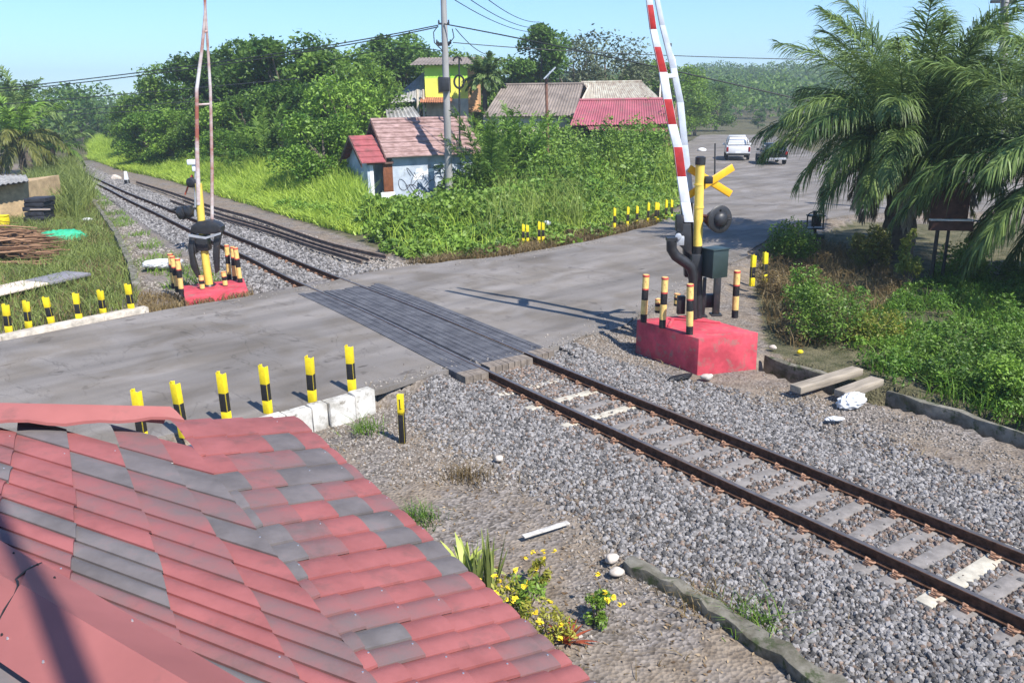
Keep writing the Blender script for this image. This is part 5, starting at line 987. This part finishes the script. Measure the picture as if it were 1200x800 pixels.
for nm, z0, z1, m in (('yellow_wall', zA, zB, M_LEM), ('green_wall', zB, zC, M_LIME)):
    b = MB(); b.hexa([(x0, YH, z0), (x1, YH, z0), (x1, YH+6, z0), (x0, YH+6, z0), (x0, YH, z1), (x1, YH, z1), (x1, YH+6, z1), (x0, YH+6, z1)]); b.build(nm, m, yh, off=yf_, smooth=0)
xo = P(560, 100, YH)[0]; b = MB(); b.hexa([(x1, YH+.4, zA-1), (xo, YH+.8, zA-1), (xo, YH+6, zA-1), (x1, YH+6, zA-1), (x1, YH+.4, zC), (xo, YH+.8, zC-.3), (xo, YH+6, zC-.3), (x1, YH+6, zC)]); b.build('orange_wall', M_OCH, yh, off=yf_, smooth=0)
corr('roof', np.array([x0-1.0, YH-.5, zC+.05]), np.array([xo+.4, YH-.5, zC+.05]), np.array([xo+.4, YH+6.5, zC+.9]), np.array([x0-1.0, YH+6.5, zC+.9]), M_ASB, yh, yf_, 20)
corr('lean_to_roof', P(458, 121, YH-.5), np.array(P(497, 118, YH-.5)), np.array(P(497, 84, YH+2.0)), np.array(P(470, 108, YH+2)), M_ASBG, yh, yf_, 10)
corr('awning', np.array(P(492, 120, YH-1.6)), np.array(P(530, 120, YH-1.6)), np.array(P(530, 114, YH-.02)), np.array(P(494, 114, YH-.02)), mat('rust_sheet', (.36, .15, .08), .8, .3, 2), yh, yf_, 14)
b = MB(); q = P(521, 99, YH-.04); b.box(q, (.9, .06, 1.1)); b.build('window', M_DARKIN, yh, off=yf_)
for px in (489, 496): b = MB(); q = P(px, 112, YH-.6); b.cyl((q[0], q[1], -.3), (q[0], q[1], P(px, 105, YH)[2]), .09, .09, 8); b.build('post', M_CREAM, yh, off=yf_)
ls = empty('plank_shed', P(470, 140, 56), 'dark plank lean to with a broken sloping roof behind the small hut', 'shed'); lo_ = np.array(ls.location)
corr('roof', np.array(P(455, 150, 54)), np.array(P(500, 148, 54)), np.array(P(484, 125, 57)), np.array(P(452, 128, 57)), M_ASBG, ls, lo_, 8, .05)
a_ = P(455, 150, 54.3); c_ = P(500, 148, 54.3); b = MB(); b.hexa([(a_[0], 54.3, -.5), (c_[0], 54.3, -.5), (c_[0], 57, -.5), (a_[0], 57, -.5), (a_[0], 54.3, a_[2]-.05), (c_[0], 54.3, a_[2]-.05), (c_[0], 57, a_[2]+.4), (a_[0], 57, a_[2]+.4)]); b.build('wall', M_WOODW, ls, off=lo_, smooth=0)
# tin shed at the left edge
st_ = empty('tin_shed', G(10, 262, -.3), 'low shed with a sagging grey tin roof at the left edge of the photo', 'shed'); so_ = np.array(st_.location)
corr('roof', P(-70, 226, 33), P(34, 212, 36), np.array(P(30, 205, 40)), np.array(P(-70, 206, 38)), M_ASBG, st_, so_, 16)
b = MB(); a_, c_ = P(-70, 232, 33.6), P(28, 220, 36.4); b.hexa([(a_[0], a_[1], -.4), (c_[0], c_[1], -.4), (c_[0], c_[1]+3, -.4), (a_[0], a_[1]+3, -.4), (a_[0], a_[1], a_[2]+.12), (c_[0], c_[1], c_[2]+.2), (c_[0], c_[1]+3, c_[2]+.3), (a_[0], a_[1]+3, a_[2]+.3)]); b.build('wall', mat('tan_board', (.42, .30, .17), .9, .25, 3), st_, off=so_, smooth=0)

# ------------------------------------------------------------------ poles, lamps, wires
M_PC = mat('pole_concrete', (.30, .29, .28), .9, .2, 2, stretch=(1, 1, .2)); M_WIRE = mat('cable_black', (.03, .035, .035), .6)
YP = G(527, 237, -.25)[1]-.6; pb_ = P(527, 236, YP); pt_ = P(519, -25, YP); up_ = empty('utility_pole', (pb_[0], pb_[1], -.3), 'tall grey concrete utility pole standing in front of the small hut', 'utility pole'); uo = np.array(up_.location)
b = MB(); b.cyl(uo, pt_, .19, .13, 16); b.build('pole', M_PC, up_, off=uo)
b = MB(); q = P(521, 99, YP-.25); b.box(q, (.42, .3, .62)); b.build('meter_box', M_IRON, up_, off=uo, bevel=.02)
for y, w in ((28, .5), (51, .7), (53, .55)):
    b = MB(); q = P(520, y, YP); b.box(q, (w, .1, .08)); b.cyl(q+np.array([-w*.45, 0, 0]), q+np.array([-w*.45, 0, .16]), .045, .03, 8); b.cyl(q+np.array([w*.45, 0, 0]), q+np.array([w*.45, 0, .16]), .045, .03, 8); b.build('crossarm', M_IRON, up_, off=uo)
b = MB(); b.tube([P(513, 31, YP-.1), P(508, 38, YP-.1), P(509, 50, YP-.1), P(519, 60, YP-.1)], .025, 6); b.tube([P(526, 52, YP-.1), P(532, 44, YP-.1), P(530, 34, YP-.1)], .025, 6); b.build('cable_loop', M_WIRE, up_, off=uo)
ip = empty('iron_post', P(538, 190, YP+2)*np.array([1, 1, 0]), 'thin black iron post carrying a ring shaped fitting just right of the utility pole', 'post'); io = np.array(ip.location)
b = MB(); b.cyl(io, P(538, 68, YP+2), .05, .04, 8); b.build('post', M_IRON, ip, off=io)
b = MB(); c_ = P(538, 96, YP+1.9); b.tube([c_+np.array([.24*math.cos(t), 0, .3*math.sin(t)]) for t in np.linspace(0, 2*math.pi, 19)], .05, 6); b.build('ring', M_IRON, ip, off=io); b = MB(); c2 = P(536, 72, YP+1.9); b.tube([c2+np.array([.2*math.cos(t), 0, .2*math.sin(t)]) for t in np.linspace(0, math.pi, 9)], .04, 6); b.build('hook', M_IRON, ip, off=io)
sl = empty('solar_street_lamp', P(643, 190, 46)*np.array([1, 1, 0]), 'solar street lamp with a tilted panel on a brown post in the bushes', 'street lamp'); so2 = np.array(sl.location)
b = MB(); b.cyl(so2, P(640, 92, 46), .09, .08, 10); b.build('post', mat('rust_post', (.20, .10, .07), .8, .3, 5), sl, off=so2)
b = MB(); b.cyl(P(640, 94, 46), P(645, 84, 45.9), .05, .05, 8); R_ = Matrix.Rotation(-.75, 3, 'Y'); b.box(P(644, 86, 45.8), (.85, .7, .07), tilt=R_); b.build('solar_panel', mat('panel_grey', (.42, .45, .50), .3, .1, 4), sl, off=so2)
rp_ = P(1187, 120, 31); rq = P(1178, -20, 31); o = empty('utility_pole', (rp_[0]+.2, rp_[1], -.3), 'leaning grey utility pole behind the palms at the top right corner', 'utility pole'); b = MB(); b.cyl(np.array(o.location), rq, .17, .13, 14); b.build('pole', M_PC, o, off=np.array(o.location)); b = MB(); b.box(P(1176, 2, 31), (.9, .1, .1)); b.build('crossarm', M_IRON, o, off=np.array(o.location))
def wire(pts, label, r=.02, n=22):
    # pts: (px, py, depth) points; a smooth sagging cable through them
    W_ = [P(*p) for p in pts]; out = []
    if len(W_) == 2:
        a, c_ = W_; sag = np.linalg.norm(c_-a)*.012
        out = [a*(1-t)+c_*t-np.array([0, 0, sag*4*t*(1-t)]) for t in np.linspace(0, 1, n)]
    else:
        tt = np.linspace(0, 1, len(W_)); co = [np.polyfit(tt, [w[k] for w in W_], min(2, len(W_)-1)) for k in range(3)]; out = [np.array([np.polyval(c, t) for c in co]) for t in np.linspace(0, 1, n)]
    b = MB(); b.tube(out, r, 5); tag(b.build('overhead_cable', M_WIRE), label, 'cable', 'overhead cables')
wire([(517, 30, YP), (370, 54, 40), (215, 80, 43), (60, 97, 46), (-120, 116, 50)], 'thick cable sloping left from the pole across the sky, upper of a close pair', .026)
wire([(517, 32, YP-.2), (370, 57, 40), (215, 84, 43), (60, 100, 46), (-120, 119, 50)], 'thick cable sloping left from the pole across the sky, lower of a close pair', .026)
wire([(350, 92, 52), (160, 110, 52), (0, 122, 52), (-100, 130, 52)], 'thin cable crossing the left sky just below the close pair', .026)
wire([(330, 112, 60), (160, 124, 60), (62, 130, 60), (-60, 140, 60)], 'thin cable third down in the left sky above the distant trees', .026)
wire([(320, 122, 66), (160, 131, 66), (30, 137, 66), (-60, 143, 66)], 'lowest thin cable in the left sky just above the distant trees', .028)
wire([(518, 60, YP), (430, 62, 50), (330, 88, 62)], 'cable running low from the pole into the left wood', .02)
wire([(522, 28, YP), (620, 49, 37), (720, 68, 36), (880, 102, 34), (1000, 132, 33)], 'thick cable sloping down right from the pole behind the raised booms', .028)
wire([(530, 51, YP), (640, 56, 40), (760, 65, 42), (900, 70, 44), (1050, 71, 46)], 'thin nearly level cable passing behind the raised booms to the right')
wire([(520, -8, YP), (625, 38, 70)], 'lowest of three cables fanning from the pole top to the tall tree', .022)
wire([(540, -8, YP), (628, 33, 70)], 'middle of three cables fanning from the pole top to the tall tree', .022)
wire([(562, -8, YP), (632, 26, 70)], 'highest of three cables fanning from the pole top to the tall tree', .022)
wire([(534, 34, YP), (572, 64, 60)], 'short steep cable dropping from the pole to the dark palm', .022)
wire([(1178, 3, 31), (1230, 0, 24)], 'short cable leaving the leaning pole at the top right corner', .02)

# ------------------------------------------------------------------ things by the right verge
ln_ = empty('lantern_post', G(956, 292, -.2), 'black lantern shaped lamp on a short post in the weeds by the road', 'lamp'); lo2 = np.array(ln_.location); YL2 = lo2[1]
b = MB(); b.cyl(lo2, P(955, 268, YL2), .06, .05, 8); b.cyl(P(955, 262, YL2), P(955, 247, YL2), .07, .06, 8); b.build('post', M_IRON, ln_, off=lo2)
b = MB()
for px in (946, 954, 965): b.box((P(px, 260, YL2)+P(px, 259, YL2-.1))/2, (.035, .035, .38))
c_ = P(955.5, 260, YL2)
for dz in (-.2, .2): b.box(c_+np.array([0, 0, dz]), (.5, .32, .04))
b.box(c_+np.array([.05, .05, 0]), (.30, .05, .3)); b.tube([c_+np.array([.25*math.cos(t), 0, .2+.12*math.sin(t)]) for t in np.linspace(0, math.pi, 9)], .02, 6); b.build('lantern_cage', M_IRON, ln_, off=lo2)
b = MB(); b.box(P(956, 277, YL2), (.48, .22, .14)); b.build('base_box', mat('dark_green_paint', (.05, .075, .06), .6, .3, 5), ln_, off=lo2, bevel=.01)
M_SIGN = mat('sign_brown', (.11, .05, .036), .7, .35, 4); sb = empty('sign_board', G(1108, 332, -.25), 'dark brown sign board with a pale strip on thin posts under the palm fronds', 'sign'); so3 = np.array(sb.location); YS = so3[1]
a_, c_ = P(1090, 256, YS), P(1135, 214, YS-.0); b = MB(); b.hexa([(a_[0], YS, a_[2]), (c_[0], YS-.2, a_[2]), (c_[0], YS-.14, a_[2]), (a_[0], YS+.06, a_[2]), (a_[0], YS, c_[2]), (c_[0], YS-.2, c_[2]), (c_[0], YS-.14, c_[2]), (a_[0], YS+.06, c_[2])]); b.build('panel', M_SIGN, sb, off=so3, bevel=.005)
a2, c2 = P(1089, 270, YS), P(1136, 258.5, YS); b = MB(); b.hexa([(a2[0], YS-.02, a2[2]), (c2[0], YS-.22, a2[2]), (c2[0], YS-.13, a2[2]), (a2[0], YS+.07, a2[2]), (a2[0], YS-.02, c2[2]), (c2[0], YS-.22, c2[2]), (c2[0], YS-.13, c2[2]), (a2[0], YS+.07, c2[2])]); b.build('lower_panel', M_SIGN, sb, off=so3)
a2, c2 = P(1090, 258.3, YS), P(1134, 255.8, YS); b = MB(); b.hexa([(a2[0], YS-.04, a2[2]), (c2[0], YS-.24, a2[2]), (c2[0], YS-.13, a2[2]), (a2[0], YS+.07, a2[2]), (a2[0], YS-.04, c2[2]), (c2[0], YS-.24, c2[2]), (c2[0], YS-.13, c2[2]), (a2[0], YS+.07, c2[2])]); b.build('pale_strip', M_WHW, sb, off=so3)
for px, w in ((1099, .05), (1112, .04)): b = MB(); q = P(px, 268, YS+.1); b.cyl((q[0], q[1], -.3), (q[0], q[1], q[2]), w, w, 8); b.build('post', M_IRON, sb, off=so3)
wp_ = MB(); g = G(743/1+0, 0, 0) if False else P(838, 205, 48); wp_.cyl((g[0], g[1], -.2), P(838, 168, 48), .05, .04, 8); o = wp_.build('thin_post', M_IRON, off=(g[0], g[1], -.2)); o.location = (g[0], g[1], -.2); tag(o, 'thin dark post at the far left edge of the road behind the crossbuck', 'post')
lump('white_sack', (822, 178), -.1, .42, M_BAG, 'white sack left at the left side of the far road', 'sack', 41, (1, .8, .55))
b = MB(); g = G(148, 227, -.1); b.hexa([(-.12, -.12, 0), (.12, -.12, 0), (.12, .12, 0), (-.12, .12, 0), (-.07, -.07, .75), (.07, -.07, .75), (.07, .07, .75), (-.07, .07, .75)]); b.box((0, 0, .12), (.25, .25, .26), 1); o = b.build('track_marker', [M_BWH, M_BLK], bevel=.01); o.location = tuple(G(149, 215, -.1)); tag(o, 'small white marker post with a dark base beside the far track', 'marker post')
M_LEAFW = mat('white_board', (.72, .74, .76), .5, .1, 3); q = P(576, 264, 29.5); b = MB(); b.slab([P(561, 275, 29.2), P(566, 276, 29.2), P(580, 266, 29.5), P(589, 252, 29.8), P(584, 253, 29.8), P(571, 262, 29.5)], (0, .05, .02)); tag(b.build('white_board', M_LEAFW), 'curved white board leaning in the undergrowth below the hut', 'board')
for px, py, lb in ((641, 241, 'small white object glinting in the undergrowth nearest the road'), (652, 206, 'pale slab half hidden in the leafy bushes')):
    lump('pale_debris', (px, py+22), .2, .13, M_GREYS, lb, 'debris', px, (1, .6, .8))

# ------------------------------------------------------------------ yard on the left
pile = empty('branch_pile', G(20, 305, -.3), 'big untidy heap of cut brown branches at the left edge', 'branch pile'); po = np.array(pile.location); rg = random.Random(9); M_BR = stonemat('branch_bark', (.07, .035, .02), (.34, .20, .12)); b = MB()
for k in range(300):
    x = rg.uniform(-20, 56); y = rg.uniform(278, 314); c_ = G(x, y, -.25); hh = 1.15*max(0, 1-abs(x-8)/66)*max(.2, 1-abs(y-298)/26); z = -.2+hh*rg.random(); a = rg.gauss(.28, .22); l = rg.uniform(.8, 1.9); d = np.array([math.cos(a), math.sin(a), rg.gauss(0, .07)])*l; m_ = np.array([0, 0, rg.uniform(-.05, .08)])+d*.5; r = rg.uniform(.016, .042); c3 = np.array([c_[0], c_[1], z]); b.tube([c3-d*.5, c3+m_-d*.5, c3+d*.5], [r, r*.9, r*.5], 5)
b.build('branches', M_BR, pile, off=po)
stk = empty('mattress_stack', G(46, 263, -.25), 'stack of flattened black sacks standing beside the branch heap', 'sack stack'); sk = np.array(stk.location); Yk = sk[1]
for k in range(6):
    b = MB(); c_ = P(46+rg.uniform(-.8, .8), 260-k*5.3, Yk); w = P(59, 250, Yk)[0]-P(33, 250, Yk)[0]; b.box(c_, (w*rg.uniform(.85, 1.05), .9, .175), m=0, rz=rg.uniform(-.12, .12), tilt=Matrix.Rotation(rg.uniform(-.05, .05), 3, 'Y')); ob = b.build('sack', [mat('sack_black', (.03, .03, .036), .5, .4, 6, bump=.5), mat('sack_strap', (.45, .36, .30), .8)][0 if k != 3 else 0], stk, off=sk, bevel=.025)
b = MB(); c_ = P(47, 245.5, Yk-.47); b.box(c_, (w*.9, .03, .05)); b.build('strap', mat('sack_strap', (.45, .36, .30), .8), stk, off=sk)
lump('green_tarp', (69, 284), -.25, .62, mat('tarp_green', (.04, .38, .20), .6, .25, 3), 'crumpled emerald green tarp on the grass beside the branch heap', 'tarp', 77, (1.3, .8, .5))
beam(G(-30, 347, -.0), G(42, 331, .0), 1.0, .06, mat('board_cream', (.72, .60, .50), .8, .12, 3), 'flat cream coloured board lying at the left edge below the branch heap', 'flat_board', 'board')
beam(G(44, 331, .0), G(92, 320, .0), .95, .08, mat('board_grey', (.23, .22, .24), .85, .2, 4, stretch=(.3, 5, 5)), 'weathered grey board lying end to end with the cream board', 'flat_board', 'board')
lump('white_scrap', (103, 258), -.15, .16, M_BAG, 'white plastic scrap in the grass near the retaining edge', 'litter', 88, (1.4, .7, .4))
yb_ = MB(); yb_.box((0, 0, .25), (.5, .4, .5)); yb_.box((0, 0, .52), (.54, .44, .06)); o = yb_.build('yellow_crate', M_YEL, bevel=.03); o.location = tuple(G(3, 268, -.2)); tag(o, 'yellow crate peeking in at the left edge behind the branch heap', 'crate')
beam(G(8, 241, -.1), G(-40, 262, -.1), .3, .5, M_WOOD, 'short timber baulk lying before the tin shed', 'timber', 'timber')
# spare rails lying between the track and the grass
def loose_rail(pxs, label, k=1.0):
    k *= .75; ln = resample(np.array([g2(*p, -.1) for p in pxs]), .6); ln = gsm(ln, 3) if len(ln) > 24 else ln; b = MB(); tn = np.gradient(ln, axis=0); tn /= np.linalg.norm(tn, axis=1)[:, None]; prof = [(-.07, -.2), (.07, -.2), (.07, -.18), (.015, -.16), (.015, -.08), (.045, -.06), (.045, -.02), (-.045, -.02), (-.045, -.06), (-.015, -.08), (-.015, -.16), (-.07, -.18)]; n = len(prof)
    for p, t in zip(ln, tn): b.V += [(p[0]-t[1]*a*k, p[1]+t[0]*a*k, z*k+.02*k) for a, z in prof]
    for j in range(len(ln)-1): b.F += [(j*n+q, j*n+(q+1) % n, (j+1)*n+(q+1) % n, (j+1)*n+q) for q in range(n)]
    b.F += [tuple(range(n)), tuple(range((len(ln)-1)*n, len(ln)*n))]; b.M = [0]*len(b.F); tag(b.build('spare_rail', mat('old_rail', (.17, .125, .10), .9, .35, 4, spec=.1)), label, 'rail', 'spare rails lying beside the track')
loose_rail([(160, 214), (205, 228), (252, 245), (297, 256), (345, 273), (397, 292), (461, 304)], 'long rusty spare rail lying along the foot of the tall grass', 1.0)
loose_rail([(200, 236), (252, 255), (307, 270), (366, 291), (429, 310)], 'rusty spare rail ending nearest the plank crossing, closer to the track', .9)
loose_rail([(215, 236), (262, 254), (315, 269), (376, 290.5), (434, 306.5)], 'rusty spare rail lying tight behind the one nearest the track', .8)

# ------------------------------------------------------------------ vehicles on the far road
M_CARW = mat('paint_white', (.75, .75, .76), .3, .03, 2, spec=.6); M_CARK = mat('paint_black', (.015, .017, .022), .25, spec=.6); M_GLASS = mat('car_glass', (.03, .04, .055), .08, spec=.9); M_TYRE = mat('tyre', (.02, .02, .02), .9); M_RIM = mat('rim', (.4, .4, .42), .4, metal=.6); M_TAIL = mat('tail_lamp', (.25, .012, .012), .3); M_CHR = mat('bumper_grey', (.5, .5, .52), .35, metal=.4); M_PLATE = mat('plate_white', (.8, .8, .8), .5); M_PLASTIC = mat('black_plastic_trim', (.03, .03, .03), .6)
def loft(b, secs, m=0):      # secs: list of (y, [(x,z)...]) closed sections
    n = len(secs[0][1]); o = len(b.V)
    for y, pr in secs: b.V += [(x, y, z) for x, z in pr]
    fs = [(o+j*n+q, o+j*n+(q+1) % n, o+(j+1)*n+(q+1) % n, o+(j+1)*n+q) for j in range(len(secs)-1) for q in range(n)]
    fs += [tuple(range(o, o+n)), tuple(range(o+(len(secs)-1)*n, o+len(secs)*n))]; b.F += fs; b.M += [m]*len(fs)
def sect(w, z0, z1, wt=None, r=.08):
    wt = wt or w; return [(-w/2+r, z0), (w/2-r, z0), (w/2, z0+r), (w/2, (z0+z1)/2), (wt/2, z1-r), (wt/2-r, z1), (-wt/2+r, z1), (-wt/2, z1-r), (-w/2, (z0+z1)/2), (-w/2, z0+r)]
def wheel(parent, x, y, r):
    b = MB(); s_ = 1 if x > 0 else -1; b.lathe([(r*.6, -.1), (r*.93, -.1), (r, -.05), (r, .05), (r*.93, .1), (r*.6, .1)], (x, y, r), 22, axis=(1, 0, 0)); o = b.build('wheel', M_TYRE, parent); b = MB(); b.lathe([(r*.6, -.04), (r*.62, .085), (r*.5, .06), (r*.15, .07), (r*.12, .1)], (x, y, r), 14, axis=(s_, 0, 0)); b.build('rim', M_RIM, o)
def vehicle(kind, loc, rz, label):
    o = empty('pickup_truck' if kind == 'pickup' else 'hatchback_car', loc, label, 'pickup' if kind == 'pickup' else 'car', None, rz); W_ = 1.76 if kind == 'pickup' else 1.6; paint = M_CARW if kind == 'pickup' else M_CARK
    if kind == 'pickup':
        b = MB(); loft(b, [(0, sect(W_-.06, .48, 1.08)), (.06, sect(W_, .45, 1.10)), (1.55, sect(W_, .42, 1.10)), (1.56, sect(W_, .40, 1.06)), (3.6, sect(W_, .40, 1.04)), (4.75, sect(W_-.04, .42, .98)), (4.98, sect(W_-.25, .46, .84))]); b.build('body', paint, o, smooth=50)
        b = MB(); b.box((0, .82, 1.098), (W_-.2, 1.42, .016)); b.build('cargo_bed', M_PLASTIC, o)
        b = MB(); loft(b, [(1.6, sect(W_-.12, 1.0, 1.45, W_-.34)), (1.85, sect(W_-.1, 1.0, 1.74, W_-.42)), (3.0, sect(W_-.1, 1.0, 1.76, W_-.40)), (3.35, sect(W_-.12, 1.0, 1.66, W_-.44)), (3.95, sect(W_-.16, .98, 1.08, W_-.3))]); b.build('cabin', paint, o, smooth=50)
        b = MB(); b.hexa([(-.58, 1.66, 1.2), (.58, 1.66, 1.2), (.58, 1.72, 1.2), (-.58, 1.72, 1.2), (-.50, 1.79, 1.62), (.50, 1.79, 1.62), (.50, 1.84, 1.62), (-.50, 1.84, 1.62)]); b.build('rear_window', M_GLASS, o)
        for s_ in (-1, 1): b = MB(); b.hexa([(s_*.77, 1.95, 1.14), (s_*.81, 1.95, 1.14), (s_*.81, 3.4, 1.14), (s_*.77, 3.4, 1.14), (s_*.66, 2.05, 1.60), (s_*.71, 2.05, 1.60), (s_*.71, 3.1, 1.60), (s_*.66, 3.1, 1.60)]); b.build('side_window', M_GLASS, o)
        b = MB(); b.tube([(-.78, 1.5, 1.08), (-.62, 1.5, 1.72), (.62, 1.5, 1.72), (.78, 1.5, 1.08)], .035, 8); b.build('roll_bar', M_PLASTIC, o)
        b = MB(); b.box((0, -.005, .80), (1.42, .02, .50)); b.build('tailgate', paint, o, bevel=.008)
        for s_ in (-1, 1): b = MB(); b.box((s_*.795, .0, .84), (.14, .06, .34)); b.build('tail_lamp', M_TAIL, o, bevel=.01)
        b = MB(); b.box((0, -.06, .47), (1.7, .16, .16)); b.build('bumper', M_PLASTIC, o, bevel=.02); b = MB(); b.box((0, -.02, .62), (.42, .015, .12)); b.build('number_plate', M_PLATE, o)
        ys = (1.0, 4.1); r = .36
    else:
        b = MB(); loft(b, [(0, sect(W_-.12, .42, .92)), (.08, sect(W_, .36, .95)), (2.4, sect(W_, .32, .92)), (3.4, sect(W_-.04, .34, .84)), (3.75, sect(W_-.2, .38, .68))]); b.build('body', paint, o, smooth=50)
        b = MB(); loft(b, [(.1, sect(W_-.1, .85, .98, W_-.2)), (.42, sect(W_-.1, .85, 1.40, W_-.38)), (1.7, sect(W_-.1, .85, 1.44, W_-.36)), (2.0, sect(W_-.1, .85, 1.40, W_-.4)), (2.75, sect(W_-.16, .84, .95, W_-.28))]); b.build('cabin', paint, o, smooth=50)
        b = MB(); b.hexa([(-.60, .10, 1.0), (.60, .10, 1.0), (.60, .2, 1.0), (-.60, .2, 1.0), (-.50, .36, 1.36), (.50, .36, 1.36), (.50, .45, 1.36), (-.50, .45, 1.36)]); b.build('rear_window', mat('glass_sky', (.05, .07, .10), .08, spec=1), o)
        for s_ in (-1, 1): b = MB(); b.hexa([(s_*.71, .5, .98), (s_*.745, .5, .98), (s_*.745, 2.4, .98), (s_*.71, 2.4, .98), (s_*.60, .62, 1.33), (s_*.645, .62, 1.33), (s_*.645, 1.9, 1.33), (s_*.60, 1.9, 1.33)]); b.build('side_window', M_GLASS, o)
        for s_ in (-1, 1): b = MB(); b.box((s_*.68, .02, .80), (.16, .06, .2)); b.build('tail_lamp', M_TAIL, o, bevel=.01)
        b = MB(); b.box((0, -.03, .42), (1.4, .12, .14)); b.build('bumper', M_CHR, o, bevel=.02); b = MB(); b.box((0, .012, .74), (.52, .02, .17)); b.build('number_plate', M_PLATE, o)
        ys = (.65, 3.0); r = .30
    for x in (-W_/2+.1, W_/2-.1):
        for y in ys: wheel(o, x, y, r)
    for s_ in (-1, 1): b = MB(); b.box((s_*(W_/2+.10), ys[1]-1.0, 1.08 if kind == 'pickup' else .98), (.2, .1, .15)); b.build('mirror', paint if kind == 'pickup' else M_PLASTIC, o, bevel=.02)
    return o
g = G(866, 188.5, -.016); vehicle('pickup', (g[0]-.1, g[1], -.016), -.22, 'white pickup truck seen from behind on the far road')
g = G(909, 193.5, -.016); vehicle('hatch', (g[0], g[1], -.016), -.10, 'small black hatchback on the far road to the right of the white pickup')
# the pole that carries the viewpoint: its shadow lies over the left of the red roof
pp_ = G(88, 799, 2.74)[:2]+3.9*SUN_DIR[:2]; vp = empty('camera_pole', (pp_[0], pp_[1], -.3), 'slim grey pole just behind the viewpoint whose shadow lies across the red roof', 'pole')
b = MB(); b.cyl((0, 0, 0), (0, 0, 11.3), .048, .045, 16); b.build('shaft', M_GREYS, vp)
b = MB(); b.box((0, 0, .02), (.34, .34, .04)); b.build('base_plate', M_GREYS, vp)

# ------------------------------------------------------------------ humid morning air
b = MB(); b.box((0, 320, 27), (1700, 1800, 60)); hz = b.build('haze', [], smooth=0); hm = bpy.data.materials.new('haze_air'); hm.use_nodes = True; hn = hm.node_tree; hn.nodes.remove(hn.nodes['Principled BSDF'])
pv = hn.nodes.new('ShaderNodeVolumePrincipled'); pv.inputs['Color'].default_value = (.80, .90, 1.0, 1); pv.inputs['Density'].default_value = .0009; pv.inputs['Anisotropy'].default_value = .2
hn.links.new(pv.outputs[0], hn.nodes['Material Output'].inputs['Volume']); hz.data.materials.append(hm); tag(hz, kind='stuff')
